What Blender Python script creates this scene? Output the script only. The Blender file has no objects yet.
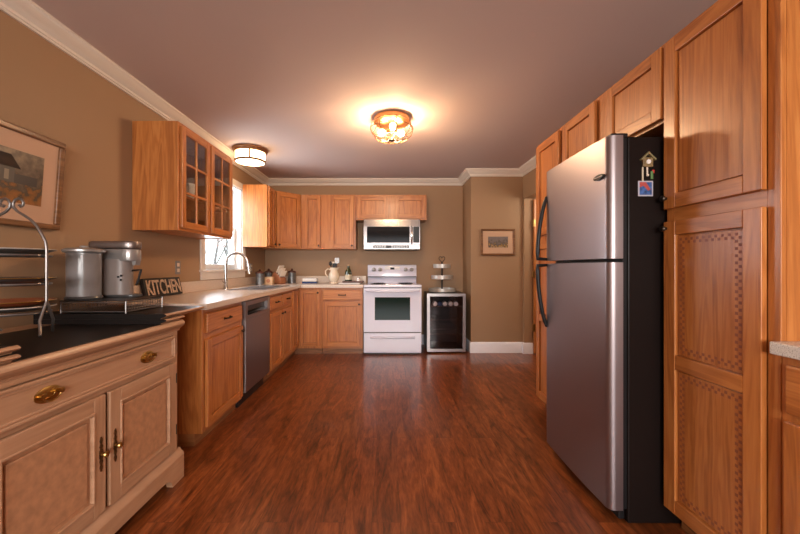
import bpy, bmesh, math, random
from mathutils import Matrix, Vector
random.seed(7)
sc = bpy.context.scene
COL = sc.collection
PI = math.pi

# ------------------------------------------------------------------ camera, sky, daylight, exposure
cd = bpy.data.cameras.new('camera')
cam = bpy.data.objects.new('camera', cd)
COL.objects.link(cam)
cam.location = (0, 0, 1.145)
cam.rotation_euler = (PI / 2, 0, 0)
cd.sensor_width = 36
cd.lens = 355 / 800 * 36
cd.shift_x = 12 / 800
cd.clip_start = 0.02
sc.camera = cam

w = bpy.data.worlds.new('sky')
sc.world = w
w.use_nodes = True
nt = w.node_tree
nt.nodes.clear()
wo = nt.nodes.new('ShaderNodeOutputWorld')
bg = nt.nodes.new('ShaderNodeBackground')
tc = nt.nodes.new('ShaderNodeTexCoord')
sx = nt.nodes.new('ShaderNodeSeparateXYZ')
rp = nt.nodes.new('ShaderNodeValToRGB')
mr = nt.nodes.new('ShaderNodeMapRange')
mr.inputs[1].default_value = -1
mr.inputs[2].default_value = 1
e = rp.color_ramp.elements
e[0].position = 0.46
e[0].color = (0.16, 0.20, 0.12, 1)
e[1].position = 0.51
e[1].color = (0.95, 0.97, 1.0, 1)
x_ = e.new(1.0)
x_.color = (0.75, 0.86, 1.0, 1)
nt.links.new(tc.outputs['Generated'], sx.inputs[0])
nt.links.new(sx.outputs['Z'], mr.inputs[0])
nt.links.new(mr.outputs[0], rp.inputs[0])
nt.links.new(rp.outputs[0], bg.inputs[0])
nt.links.new(bg.outputs[0], wo.inputs[0])
bg.inputs[1].default_value = 3.0


def area(name, loc, rot, sx_, sy_, power, color):
    l = bpy.data.lights.new(name, 'AREA')
    l.shape = 'RECTANGLE'
    l.size, l.size_y = sx_, sy_
    l.energy = power
    l.color = color
    o = bpy.data.objects.new(name, l)
    COL.objects.link(o)
    o.location = loc
    o.rotation_euler = rot
    return o


# daylight coming in at the glazed door behind the camera and at the sink window
area('daylight_rear_door', (0.1, -2.9, 1.42), (PI / 2 + 0.12, 0, 0), 2.9, 0.86, 108, (1.0, 0.95, 0.91))
area('daylight_sink_window', (-2.05, 3.96, 1.62), (0, -PI / 2, 0), 0.95, 0.9, 22, (0.85, 0.91, 1.0))
sc.view_settings.view_transform = 'Standard'
sc.view_settings.look = 'None'
sc.view_settings.gamma = 1
sc.view_settings.use_curve_mapping = False
sc.view_settings.exposure = 0.54


# ------------------------------------------------------------------ materials
def mat(name):
    m = bpy.data.materials.new(name)
    m.use_nodes = True
    n = m.node_tree.nodes
    return m, n, m.node_tree.links, n['Principled BSDF']


def plain(name, col, rough=0.5, metal=0.0, coat=0.0, noise=0.0, nscale=30, bump=0.0, emit=None, estr=0, aniso=0.0, spec=0.5):
    m, n, L, p = mat(name)
    c = (*col, 1)
    p.inputs['Base Color'].default_value = c
    p.inputs['Roughness'].default_value = rough
    p.inputs['Metallic'].default_value = metal
    p.inputs['Coat Weight'].default_value = coat
    p.inputs['Coat Roughness'].default_value = 0.08
    p.inputs['Specular IOR Level'].default_value = spec
    if aniso:
        p.inputs['Anisotropic'].default_value = aniso
    if emit:
        p.inputs['Emission Color'].default_value = (*emit, 1)
        p.inputs['Emission Strength'].default_value = estr
    if noise or bump:
        t = n.new('ShaderNodeTexCoord')
        nz = n.new('ShaderNodeTexNoise')
        nz.inputs['Scale'].default_value = nscale
        nz.inputs['Detail'].default_value = 4
        L.new(t.outputs['Object'], nz.inputs['Vector'])
        if noise:
            r = n.new('ShaderNodeValToRGB')
            r.color_ramp.elements[0].position = 0.3
            r.color_ramp.elements[1].position = 0.7
            r.color_ramp.elements[0].color = (*[v * (1 - noise) for v in col], 1)
            r.color_ramp.elements[1].color = (*[min(1, v * (1 + noise)) for v in col], 1)
            L.new(nz.outputs['Fac'], r.inputs[0])
            L.new(r.outputs[0], p.inputs['Base Color'])
        if bump:
            b = n.new('ShaderNodeBump')
            b.inputs['Strength'].default_value = bump
            b.inputs['Distance'].default_value = 0.004
            L.new(nz.outputs['Fac'], b.inputs['Height'])
            L.new(b.outputs[0], p.inputs['Normal'])
    return m


def wood(name, axis, cols, rough=0.38, s1=11.0, s2=95.0, stretch=0.07, coat=0.25, wfine=0.4):
    """straight-grained wood; axis = direction of the grain (0 x, 1 y, 2 z); axis -1 = both horizontals"""
    m, n, L, p = mat(name)
    t = n.new('ShaderNodeTexCoord')
    oi = n.new('ShaderNodeObjectInfo')
    mul = n.new('ShaderNodeMath')
    mul.operation = 'MULTIPLY'
    mul.inputs[1].default_value = 13.0
    L.new(oi.outputs['Random'], mul.inputs[0])
    add = n.new('ShaderNodeVectorMath')
    add.operation = 'ADD'
    L.new(t.outputs['Object'], add.inputs[0])
    L.new(mul.outputs[0], add.inputs[1])
    mp = n.new('ShaderNodeMapping')
    s = [1, 1, 1]
    if axis == -1:
        s = [stretch, stretch, 1]
    else:
        s[axis] = stretch
    mp.inputs['Scale'].default_value = s
    L.new(add.outputs[0], mp.inputs[0])
    a = n.new('ShaderNodeTexNoise')
    a.inputs['Scale'].default_value = s1
    a.inputs['Detail'].default_value = 4
    a.inputs['Distortion'].default_value = 1.1
    b = n.new('ShaderNodeTexNoise')
    b.inputs['Scale'].default_value = s2
    b.inputs['Detail'].default_value = 3
    L.new(mp.outputs[0], a.inputs['Vector'])
    L.new(mp.outputs[0], b.inputs['Vector'])
    # rings: contour lines of the broad noise, for cathedral figure
    mm = n.new('ShaderNodeMath')
    mm.operation = 'MULTIPLY'
    mm.inputs[1].default_value = 42
    sn = n.new('ShaderNodeMath')
    sn.operation = 'SINE'
    L.new(a.outputs['Fac'], mm.inputs[0])
    L.new(mm.outputs[0], sn.inputs[0])
    r1 = n.new('ShaderNodeMath')
    r1.operation = 'MULTIPLY_ADD'
    r1.inputs[1].default_value = 0.10
    r1.inputs[2].default_value = 0.0
    L.new(sn.outputs[0], r1.inputs[0])
    mx = n.new('ShaderNodeMix')
    mx.data_type = 'FLOAT'
    mx.inputs[0].default_value = wfine
    L.new(a.outputs['Fac'], mx.inputs[2])
    L.new(b.outputs['Fac'], mx.inputs[3])
    sm = n.new('ShaderNodeMath')
    sm.operation = 'ADD'
    L.new(mx.outputs[0], sm.inputs[0])
    L.new(r1.outputs[0], sm.inputs[1])
    r = n.new('ShaderNodeValToRGB')
    el = r.color_ramp.elements
    el[0].position = 0.28
    el[0].color = (*cols[0], 1)
    el[1].position = 0.72
    el[1].color = (*cols[2], 1)
    k = el.new(0.5)
    k.color = (*cols[1], 1)
    L.new(sm.outputs[0], r.inputs[0])
    L.new(r.outputs[0], p.inputs['Base Color'])
    p.inputs['Roughness'].default_value = rough
    p.inputs['Coat Weight'].default_value = coat
    p.inputs['Coat Roughness'].default_value = 0.22
    bp = n.new('ShaderNodeBump')
    bp.inputs['Strength'].default_value = 0.12
    bp.inputs['Distance'].default_value = 0.002
    L.new(b.outputs['Fac'], bp.inputs['Height'])
    L.new(bp.outputs[0], p.inputs['Normal'])
    return m


def glass(name, tint=(1, 1, 1), rough=0.02, boost=1.0):
    """thin pane: see-through, mirroring by the Fresnel angle"""
    m, n, L, p = mat(name)
    n.remove(p)
    out = n['Material Output']
    tr = n.new('ShaderNodeBsdfTransparent')
    tr.inputs[0].default_value = (*tint, 1)
    gl = n.new('ShaderNodeBsdfGlossy')
    gl.inputs['Roughness'].default_value = rough
    lw = n.new('ShaderNodeLayerWeight')
    lw.inputs[0].default_value = 0.5
    pw = n.new('ShaderNodeMath')
    pw.operation = 'POWER'
    pw.inputs[1].default_value = 5
    fr = n.new('ShaderNodeMath')
    fr.operation = 'MULTIPLY_ADD'
    fr.inputs[1].default_value = 0.96
    fr.inputs[2].default_value = 0.04
    L.new(lw.outputs['Facing'], pw.inputs[0])
    L.new(pw.outputs[0], fr.inputs[0])
    ml = n.new('ShaderNodeMath')
    ml.operation = 'MULTIPLY'
    ml.use_clamp = True
    ml.inputs[1].default_value = boost
    mx = n.new('ShaderNodeMixShader')
    L.new(fr.outputs[0], ml.inputs[0])
    L.new(ml.outputs[0], mx.inputs[0])
    L.new(tr.outputs[0], mx.inputs[1])
    L.new(gl.outputs[0], mx.inputs[2])
    L.new(mx.outputs[0], out.inputs[0])
    return m


def floor_mat():
    m, n, L, p = mat('hardwood_planks')
    t = n.new('ShaderNodeTexCoord')
    mp = n.new('ShaderNodeMapping')
    mp.inputs['Rotation'].default_value = (0, 0, PI / 2)
    L.new(t.outputs['Object'], mp.inputs[0])
    br = n.new('ShaderNodeTexBrick')
    br.offset = 0.37
    br.inputs['Scale'].default_value = 1.0
    br.inputs['Brick Width'].default_value = 1.25
    br.inputs['Row Height'].default_value = 0.127
    br.inputs['Mortar Size'].default_value = 0.0012
    br.inputs['Mortar Smooth'].default_value = 0.3
    br.inputs['Color1'].default_value = (0.75, 0.75, 0.75, 1)
    br.inputs['Color2'].default_value = (1.12, 1.12, 1.12, 1)
    br.inputs['Mortar'].default_value = (0.5, 0.5, 0.5, 1)
    L.new(mp.outputs[0], br.inputs['Vector'])
    m2 = n.new('ShaderNodeMapping')
    m2.inputs['Scale'].default_value = (1, 0.16, 1)
    L.new(t.outputs['Object'], m2.inputs[0])
    # shift the grain from board to board
    add = n.new('ShaderNodeVectorMath')
    add.operation = 'MULTIPLY_ADD'
    add.inputs[1].default_value = (3, 3, 3)
    L.new(br.outputs['Color'], add.inputs[0])
    L.new(m2.outputs[0], add.inputs[2])
    a = n.new('ShaderNodeTexNoise')
    a.inputs['Scale'].default_value = 16
    a.inputs['Detail'].default_value = 6
    a.inputs['Roughness'].default_value = 0.62
    a.inputs['Distortion'].default_value = 1.6
    L.new(add.outputs[0], a.inputs['Vector'])
    b = n.new('ShaderNodeTexNoise')
    b.inputs['Scale'].default_value = 120
    b.inputs['Detail'].default_value = 3
    L.new(add.outputs[0], b.inputs['Vector'])
    mx = n.new('ShaderNodeMix')
    mx.data_type = 'FLOAT'
    mx.inputs[0].default_value = 0.3
    L.new(a.outputs['Fac'], mx.inputs[2])
    L.new(b.outputs['Fac'], mx.inputs[3])
    r = n.new('ShaderNodeValToRGB')
    el = r.color_ramp.elements
    el[0].position = 0.33
    el[0].color = (0.052, 0.0105, 0.0025, 1)
    el[1].position = 0.68
    el[1].color = (0.345, 0.100, 0.028, 1)
    k = el.new(0.5)
    k.color = (0.185, 0.046, 0.0115, 1)
    L.new(mx.outputs[0], r.inputs[0])
    ml = n.new('ShaderNodeMix')
    ml.data_type = 'RGBA'
    ml.blend_type = 'MULTIPLY'
    ml.inputs[0].default_value = 1
    L.new(r.outputs[0], ml.inputs[6])
    L.new(br.outputs['Color'], ml.inputs[7])
    L.new(ml.outputs[2], p.inputs['Base Color'])
    p.inputs['Roughness'].default_value = 0.30
    p.inputs['Specular IOR Level'].default_value = 0.4
    p.inputs['Coat Weight'].default_value = 0.22
    p.inputs['Coat Roughness'].default_value = 0.13
    bp = n.new('ShaderNodeBump')
    bp.inputs['Strength'].default_value = 0.14
    bp.inputs['Distance'].default_value = 0.003
    L.new(a.outputs['Fac'], bp.inputs['Height'])
    L.new(bp.outputs[0], p.inputs['Normal'])
    return m


def speckle(name, base, dark, scale=260, rough=0.3, amt=0.42):
    m, n, L, p = mat(name)
    t = n.new('ShaderNodeTexCoord')
    v = n.new('ShaderNodeTexNoise')
    v.inputs['Scale'].default_value = scale
    v.inputs['Detail'].default_value = 2
    L.new(t.outputs['Object'], v.inputs['Vector'])
    r = n.new('ShaderNodeValToRGB')
    r.color_ramp.elements[0].position = amt - 0.08
    r.color_ramp.elements[0].color = (*dark, 1)
    r.color_ramp.elements[1].position = amt + 0.05
    r.color_ramp.elements[1].color = (*base, 1)
    L.new(v.outputs['Fac'], r.inputs[0])
    L.new(r.outputs[0], p.inputs['Base Color'])
    p.inputs['Roughness'].default_value = rough
    return m


def scenery(name, sky, mid, field, accent, zlo, zhi, scale):
    """little landscape print: bands of colour by height, broken up by noise"""
    m, n, L, p = mat(name)
    t = n.new('ShaderNodeTexCoord')
    sp = n.new('ShaderNodeSeparateXYZ')
    L.new(t.outputs['Object'], sp.inputs[0])
    nz = n.new('ShaderNodeTexNoise')
    nz.inputs['Scale'].default_value = scale
    nz.inputs['Detail'].default_value = 6
    L.new(t.outputs['Object'], nz.inputs['Vector'])
    mr = n.new('ShaderNodeMapRange')
    mr.inputs[1].default_value = zlo
    mr.inputs[2].default_value = zhi
    L.new(sp.outputs['Z'], mr.inputs[0])
    ma = n.new('ShaderNodeMath')
    ma.operation = 'MULTIPLY_ADD'
    ma.inputs[1].default_value = 0.8
    half = n.new('ShaderNodeMath')
    half.operation = 'MULTIPLY'
    half.inputs[1].default_value = 0.5
    L.new(mr.outputs[0], half.inputs[0])
    L.new(nz.outputs['Fac'], ma.inputs[0])
    L.new(half.outputs[0], ma.inputs[2])
    r = n.new('ShaderNodeValToRGB')
    el = r.color_ramp.elements
    el[0].position = 0.42
    el[0].color = (*field, 1)
    el[1].position = 0.90
    el[1].color = (*sky, 1)
    for pos, c in ((0.52, accent), (0.58, mid), (0.74, tuple(v * 1.9 for v in mid))):
        k = el.new(pos)
        k.color = (*c, 1)
    L.new(ma.outputs[0], r.inputs[0])
    L.new(r.outputs[0], p.inputs['Base Color'])
    p.inputs['Roughness'].default_value = 0.3
    return m


OAKC = [(0.33, 0.098, 0.020), (0.465, 0.155, 0.034), (0.555, 0.212, 0.054)]
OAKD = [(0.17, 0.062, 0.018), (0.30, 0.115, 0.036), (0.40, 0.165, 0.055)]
MAPC = [(0.40, 0.218, 0.120), (0.48, 0.268, 0.152), (0.54, 0.315, 0.185)]
M = {}
M['oak_v'] = wood('oak_vertical_grain', 2, OAKC)
M['oak_h'] = wood('oak_horizontal_grain', -1, OAKC)
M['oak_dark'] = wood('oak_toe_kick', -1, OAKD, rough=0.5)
M['oak_in'] = wood('oak_cabinet_inside', 2, OAKD, rough=0.5)
M['tank'] = plain('frosted_grey_tank', (0.25, 0.225, 0.22), 0.28, coat=0.4)
M['tank'].node_tree.nodes['Principled BSDF'].inputs['Alpha'].default_value = 0.8
M['maple_v'] = wood('bleached_maple_vertical', 2, MAPC, s1=7, coat=0.15)
M['maple_h'] = wood('bleached_maple_horizontal', -1, MAPC, s1=7, coat=0.15)
M['burl'] = plain('maple_burl', (0.49, 0.25, 0.13), 0.4, noise=0.16, nscale=34, coat=0.15)
M['floor'] = floor_mat()
M['wall'] = plain('tan_wall_paint', (0.345, 0.208, 0.113), 0.6, bump=0.03, nscale=220)
M['ceil'] = plain('ceiling_paint', (0.60, 0.485, 0.465), 0.85, bump=0.05, nscale=160)
M['trim'] = plain('white_trim_paint', (0.74, 0.66, 0.585), 0.42)
M['base'] = plain('bright_white_baseboard', (0.82, 0.81, 0.86), 0.4)
M['sash'] = plain('white_window_vinyl', (0.86, 0.87, 0.88), 0.4)
M['counter'] = speckle('beige_laminate', (0.66, 0.54, 0.44), (0.40, 0.29, 0.22), 330, 0.24, 0.40)
M['counter_w'] = speckle('pale_speckled_laminate', (0.72, 0.68, 0.62), (0.34, 0.30, 0.26), 300, 0.3, 0.42)
M['steel'] = plain('brushed_stainless', (0.40, 0.355, 0.345), 0.30, 1.0, aniso=0.3)
M['steel_fridge'] = plain('fridge_stainless', (0.33, 0.28, 0.285), 0.40, 1.0)
M['steel_micro'] = plain('microwave_stainless', (0.24, 0.215, 0.21), 0.24, 1.0)
M['steel_dark'] = plain('dark_stainless', (0.28, 0.24, 0.23), 0.36, 1.0, aniso=0.4)
M['chrome'] = plain('chrome', (0.75, 0.74, 0.73), 0.12, 1.0)
M['nickel'] = plain('brushed_nickel', (0.55, 0.53, 0.52), 0.25, 1.0)
M['black'] = plain('black_plastic', (0.010, 0.010, 0.011), 0.35, spec=0.3)
M['black_side'] = plain('black_textured_steel', (0.011, 0.007, 0.006), 0.34, bump=0.06, nscale=900, spec=0.10)
M['black_lam'] = plain('black_laminate', (0.012, 0.009, 0.008), 0.36, spec=0.25)
M['white_en'] = plain('white_enamel', (0.66, 0.65, 0.76), 0.2, coat=0.5)
M['white_pl'] = plain('white_plastic', (0.78, 0.76, 0.74), 0.35)
M['gray_pl'] = plain('grey_plastic', (0.23, 0.185, 0.165), 0.4)
M['gray_dark'] = plain('charcoal_plastic', (0.06, 0.055, 0.053), 0.3)
M['silver_pl'] = plain('silver_plastic', (0.36, 0.34, 0.33), 0.3, 0.6)
M['brass'] = plain('antique_brass', (0.50, 0.31, 0.10), 0.28, 1.0)
M['brass_dark'] = plain('dark_pierced_brass', (0.13, 0.062, 0.022), 0.4, 0.7, noise=0.5, nscale=160)
M['bronze'] = plain('oiled_bronze', (0.05, 0.034, 0.024), 0.4, 0.8)
M['amber_bronze'] = plain('amber_bronze', (0.20, 0.085, 0.035), 0.4, 0.7)
M['copper'] = plain('gold_bronze_fixture', (0.62, 0.33, 0.14), 0.3, 1.0)
M['iron'] = plain('pewter_grey_iron', (0.27, 0.25, 0.24), 0.35, 0.9)
M['iron_dark'] = plain('dark_iron', (0.045, 0.03, 0.022), 0.45, 0.5)
M['galv'] = plain('galvanised_metal', (0.62, 0.58, 0.54), 0.38, 0.6, noise=0.15, nscale=40)
M['pane'] = glass('window_glass', (0.95, 0.97, 0.97))
M['cab_glass'] = glass('cabinet_glass', (0.93, 0.93, 0.92), boost=1.3)
M['oven_glass'] = plain('oven_window_glass', (0.008, 0.022, 0.018), 0.06, spec=0.3)  # green in the base colour stands in for the greenish reflection
M['micro_glass'] = plain('dark_microwave_glass', (0.008, 0.007, 0.007), 0.08, spec=0.18)
M['can'] = plain('bright_aluminium', (0.80, 0.79, 0.80), 0.35, 0.2)
M['cooler_glass'] = glass('tinted_cooler_glass', (0.82, 0.78, 0.78), boost=0.9)
M['clear_pl'] = glass('smoky_clear_plastic', (0.66, 0.61, 0.58), 0.1, 2.2)
M['bulb'] = plain('lit_bulb', (1, 0.9, 0.7), 0.3, emit=(1.0, 0.74, 0.44), estr=9)
M['diffuser'] = plain('lit_opal_glass', (1, 0.95, 0.85), 0.3, emit=(1.0, 0.70, 0.38), estr=7.0)
M['cage_glass'] = glass('clear_shade_glass', (1.0, 0.98, 0.95), boost=0.35)
M['cream'] = plain('cream_ceramic', (0.72, 0.60, 0.46), 0.2, coat=0.5)
M['china'] = plain('white_china', (0.78, 0.74, 0.70), 0.2, coat=0.4)
M['green_gl'] = plain('dark_green_bottle_glass', (0.022, 0.035, 0.008), 0.08, coat=1.0)
M['label'] = plain('paper_label', (0.62, 0.52, 0.38), 0.6)
M['wood_dark'] = plain('dark_stained_wood', (0.085, 0.024, 0.012), 0.4, noise=0.2)
M['wood_light'] = plain('pale_pine', (0.58, 0.36, 0.19), 0.5, noise=0.12)
M['clock_wood'] = plain('olive_brown_paint', (0.20, 0.13, 0.055), 0.5, noise=0.4, nscale=150)
M['wood_red'] = plain('reddish_beech', (0.34, 0.12, 0.05), 0.45, noise=0.15)
M['tin'] = plain('weathered_tin', (0.17, 0.17, 0.17), 0.4, 0.7, noise=0.25, nscale=50)
M['navy'] = plain('navy_glaze', (0.03, 0.06, 0.17), 0.25)
M['ivory'] = plain('ivory_handle', (0.74, 0.62, 0.50), 0.35)
M['copper_pl'] = plain('rust_red_glaze', (0.26, 0.062, 0.022), 0.28, coat=0.4)
M['plate_dark'] = plain('dark_pewter_glaze', (0.11, 0.09, 0.08), 0.3, 0.5)
M['stencil'] = plain('red_brown_stencil_paint', (0.27, 0.080, 0.034), 0.5)
M['frame_gold'] = wood('bronzed_frame_wood', -1, [(0.11, 0.042, 0.012), (0.18, 0.072, 0.022), (0.25, 0.11, 0.04)])
M['mat_board'] = plain('cream_mat_board', (0.56, 0.35, 0.23), 0.7)
M['letter'] = plain('distressed_cream_letters', (0.55, 0.40, 0.28), 0.6, noise=0.35, nscale=60)
M['sign_black'] = plain('black_painted_board', (0.014, 0.011, 0.010), 0.45)
M['bark'] = plain('grey_bark', (0.20, 0.19, 0.19), 0.9)
M['print_big'] = scenery('autumn_farm_print', (0.24, 0.17, 0.11), (0.075, 0.052, 0.035), (0.30, 0.115, 0.028), (0.20, 0.085, 0.022), 0.08, 0.40, 30)
M['print_small'] = scenery('small_garden_print', (0.20, 0.17, 0.17), (0.10, 0.08, 0.075), (0.36, 0.26, 0.22), (0.36, 0.21, 0.04), 0.07, 0.27, 45)


# ------------------------------------------------------------------ mesh builder
class MB:
    def __init__(self):
        self.v, self.f, self.mi, self.sm = [], [], [], []

    def add(self, bm, mi=0, mx=None, sm=True):
        if mx is not None:
            bmesh.ops.transform(bm, matrix=mx, verts=bm.verts)
            if mx.determinant() < 0:
                bmesh.ops.reverse_faces(bm, faces=bm.faces)
        o = len(self.v)
        bm.verts.index_update()
        self.v += [v.co.copy() for v in bm.verts]
        for f in bm.faces:
            self.f.append([o + v.index for v in f.verts])
            self.mi.append(mi if mi >= 0 else f.material_index)
            self.sm.append(sm)
        bm.free()
        return self

    def box(self, x0, x1, y0, y1, z0, z1, mi=0, bev=0.0, mx=None, seg=2):
        bm = bmesh.new()
        bmesh.ops.create_cube(bm, size=1, matrix=Matrix.Translation(((x0 + x1) / 2, (y0 + y1) / 2, (z0 + z1) / 2)) @ Matrix.Diagonal((abs(x1 - x0), abs(y1 - y0), abs(z1 - z0), 1)))
        if bev:
            bmesh.ops.bevel(bm, geom=bm.edges[:], offset=bev, segments=seg, affect='EDGES', profile=0.5)
        return self.add(bm, mi, mx, False)

    def prism(self, poly, axis, a, b, mi=0, mx=None, bev=0.0):
        """poly in the two other axes (cyclic order), extruded along axis from a to b"""
        bm = bmesh.new()
        def P(p, h):
            if axis == 0: return (h, p[0], p[1])
            if axis == 1: return (p[0], h, p[1])
            return (p[0], p[1], h)
        A = [bm.verts.new(P(p, a)) for p in poly]
        B = [bm.verts.new(P(p, b)) for p in poly]
        n = len(poly)
        bm.faces.new(A)
        bm.faces.new(B[::-1])
        for i in range(n):
            bm.faces.new([A[i], B[i], B[(i + 1) % n], A[(i + 1) % n]])
        bmesh.ops.recalc_face_normals(bm, faces=bm.faces)
        if bev:
            bmesh.ops.bevel(bm, geom=bm.edges[:], offset=bev, segments=2, affect='EDGES', profile=0.5)
        return self.add(bm, mi, mx)

    def lathe(self, prof, c=(0, 0, 0), seg=28, mi=0, mx=None, axis=2):
        bm = bmesh.new()
        rings = []
        for r, z in prof:
            if r < 1e-6:
                rings.append([bm.verts.new((0, 0, z))])
            else:
                rings.append([bm.verts.new((r * math.cos(2 * PI * k / seg), r * math.sin(2 * PI * k / seg), z)) for k in range(seg)])
        for A, B in zip(rings, rings[1:]):
            for k in range(seg):
                k2 = (k + 1) % seg
                if len(A) == 1 and len(B) == 1: continue
                if len(A) == 1: bm.faces.new([A[0], B[k], B[k2]])
                elif len(B) == 1: bm.faces.new([A[k], B[0], A[k2]])
                else: bm.faces.new([A[k], B[k], B[k2], A[k2]])
        bmesh.ops.recalc_face_normals(bm, faces=bm.faces)
        R = Matrix.Identity(4)
        if axis == 0: R = Matrix.Rotation(PI / 2, 4, 'Y')
        if axis == 1: R = Matrix.Rotation(-PI / 2, 4, 'X')
        if axis == -1: R = Matrix.Rotation(PI / 2, 4, 'X')
        bmesh.ops.transform(bm, matrix=Matrix.Translation(c) @ R, verts=bm.verts)
        return self.add(bm, mi, mx)

    def tube(self, pts, r, seg=8, mi=0, closed=False, mx=None, flat=1.0):
        bm = bmesh.new()
        P = [Vector(p) for p in pts]
        n = len(P)
        rr = r if isinstance(r, (list, tuple)) else [r] * n
        rings = []
        up = None
        for i in range(n):
            if closed: t = P[(i + 1) % n] - P[i - 1]
            else: t = P[min(i + 1, n - 1)] - P[max(i - 1, 0)]
            t.normalize()
            if up is None:
                up = Vector((0, 0, 1)) if abs(t.z) < 0.9 else Vector((1, 0, 0))
            s = t.cross(up)
            if s.length < 1e-5:
                s = t.cross(Vector((0, 1, 0)))
            s.normalize()
            up = s.cross(t)
            up.normalize()
            rings.append([bm.verts.new(P[i] + (s * math.cos(2 * PI * k / seg) + up * math.sin(2 * PI * k / seg) * flat) * rr[i]) for k in range(seg)])
        for i in range(n if closed else n - 1):
            A, B = rings[i], rings[(i + 1) % n]
            for k in range(seg):
                bm.faces.new([A[k], A[(k + 1) % seg], B[(k + 1) % seg], B[k]])
        if not closed:
            bm.faces.new(rings[0][::-1])
            bm.faces.new(rings[-1])
        bmesh.ops.recalc_face_normals(bm, faces=bm.faces)
        return self.add(bm, mi, mx)

    def ball(self, c, r, mi=0, mx=None, sc_=(1, 1, 1), seg=14):
        bm = bmesh.new()
        bmesh.ops.create_uvsphere(bm, u_segments=seg, v_segments=max(6, seg // 2 + 1), radius=r, matrix=Matrix.Translation(c) @ Matrix.Diagonal((*sc_, 1)))
        return self.add(bm, mi, mx)

    def cells(self, us, vs, holes, d0, d1, axis, mi=0):
        """slab with rectangular holes: grid us x vs, minus the cells listed; extruded d0..d1 along axis"""
        def P(u, v, d):
            if axis == 0: return (d, u, v)
            if axis == 1: return (u, d, v)
            return (u, v, d)
        bm = bmesh.new()
        vd = {}
        def V(i, j, k):
            if (i, j, k) not in vd:
                vd[(i, j, k)] = bm.verts.new(P(us[i], vs[j], (d0, d1)[k]))
            return vd[(i, j, k)]
        full = {(i, j) for i in range(len(us) - 1) for j in range(len(vs) - 1)} - set(holes)
        for (i, j) in full:
            for k in (0, 1):
                bm.faces.new([V(i, j, k), V(i + 1, j, k), V(i + 1, j + 1, k), V(i, j + 1, k)])
            for (di, dj, a, b) in ((-1, 0, (0, 0), (0, 1)), (1, 0, (1, 0), (1, 1)), (0, -1, (0, 0), (1, 0)), (0, 1, (0, 1), (1, 1))):
                if (i + di, j + dj) not in full:
                    bm.faces.new([V(i + a[0], j + a[1], 0), V(i + b[0], j + b[1], 0), V(i + b[0], j + b[1], 1), V(i + a[0], j + a[1], 1)])
        bmesh.ops.recalc_face_normals(bm, faces=bm.faces)
        return self.add(bm, mi)

    def build(self, name, mats, parent=None, smooth=True):
        o0 = Vector((0, 0, 0))
        p = parent
        while p is not None:
            o0 += p.location
            p = p.parent
        loc = Vector((0, 0, 0))
        if parent is None:      # origin at the base centre of the thing
            xs, ys, zs = zip(*self.v)
            loc = Vector(((min(xs) + max(xs)) / 2, (min(ys) + max(ys)) / 2, min(zs)))
        me = bpy.data.meshes.new(name)
        me.from_pydata([tuple(v - o0 - loc) for v in self.v], [], self.f)
        for m in (mats if isinstance(mats, (list, tuple)) else [mats]):
            me.materials.append(M[m] if isinstance(m, str) else m)
        me.polygons.foreach_set('material_index', self.mi)
        if smooth:
            me.set_sharp_from_angle(angle=math.radians(38))
            me.polygons.foreach_set('use_smooth', self.sm)
        me.update()
        o = bpy.data.objects.new(name, me)
        COL.objects.link(o)
        o.location = loc
        o.parent = parent
        return o


def tag(o, label, cat, group=None):
    o['label'] = label
    o['category'] = cat
    if group:
        o['group'] = group
    return o


def thing(name, loc, label, cat, group=None):
    o = bpy.data.objects.new(name, None)
    o.empty_display_size = 0.1
    COL.objects.link(o)
    o.location = loc
    return tag(o, label, cat, group)


def struct(o):
    o['kind'] = 'structure'
    return o


def dup(o, parent=None):
    c = o.copy()
    COL.objects.link(c)
    c.parent = parent
    for ch in list(o.children):
        dup(ch, c)
    return c


def face(o, u, w):
    """local frame: u along the front, v up, w out of the front"""
    u, w = Vector(u).normalized(), Vector(w).normalized()
    return Matrix((( u.x, 0, w.x, o[0]), (u.y, 0, w.y, o[1]), (u.z, 1, w.z, o[2]), (0, 0, 0, 1)))


def FL(x, y, z): return face((x, y, z), (0, 1, 0), (1, 0, 0))      # fronts facing +X
def FB(x, y, z): return face((x, y, z), (1, 0, 0), (0, -1, 0))     # fronts facing -Y
def FR(x, y, z): return face((x, y, z), (0, 1, 0), (-1, 0, 0))     # fronts facing -X


def door_mesh(mx, wd, h, t=0.02, st=0.055, rec=0.011, mid=None):
    """frame-and-panel door, w from 0 to t; slot 0 upright grain, slot 1 level grain"""
    m = MB()
    b = 0.0025
    mx = mx @ Matrix.Translation((0, 0, 0.003))
    m.box(0, st, 0, h, 0, t, 0, b, mx)
    m.box(wd - st, wd, 0, h, 0, t, 0, b, mx)
    m.box(st, wd - st, 0, st, 0, t - 0.0006, 1, b, mx)
    m.box(st, wd - st, h - st, h, 0, t - 0.0006, 1, b, mx)
    if mid:
        m.box(st, wd - st, mid - st / 2, mid + st / 2, 0, t - 0.0006, 1, b, mx)
    m.box(st - 0.004, wd - st + 0.004, st - 0.004, h - st + 0.004, 0.0, 0.002, 0, 0, mx)
    g = 0.005                       # open groove round each floating panel
    for (v0, v1) in ([(st, h - st)] if not mid else [(st, mid - st / 2), (mid + st / 2, h - st)]):
        m.box(st + g, wd - st - g, v0 + g, v1 - g, 0.002, t - rec, 0, 0.002, mx)
    return m


def drawer_mesh(mx, wd, h, t=0.02):
    m = MB()
    bm_b = 0.006
    m.box(0, wd, 0, h, 0, t, 1, bm_b, mx)
    return m


def knob_mesh(mx, r=0.014):
    m = MB()
    m.lathe([(0, 0), (0.006, 0), (0.006, 0.010), (r * 0.8, 0.013), (r, 0.019), (r * 0.8, 0.025), (0, 0.027)], seg=14, mx=mx)
    return m


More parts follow.
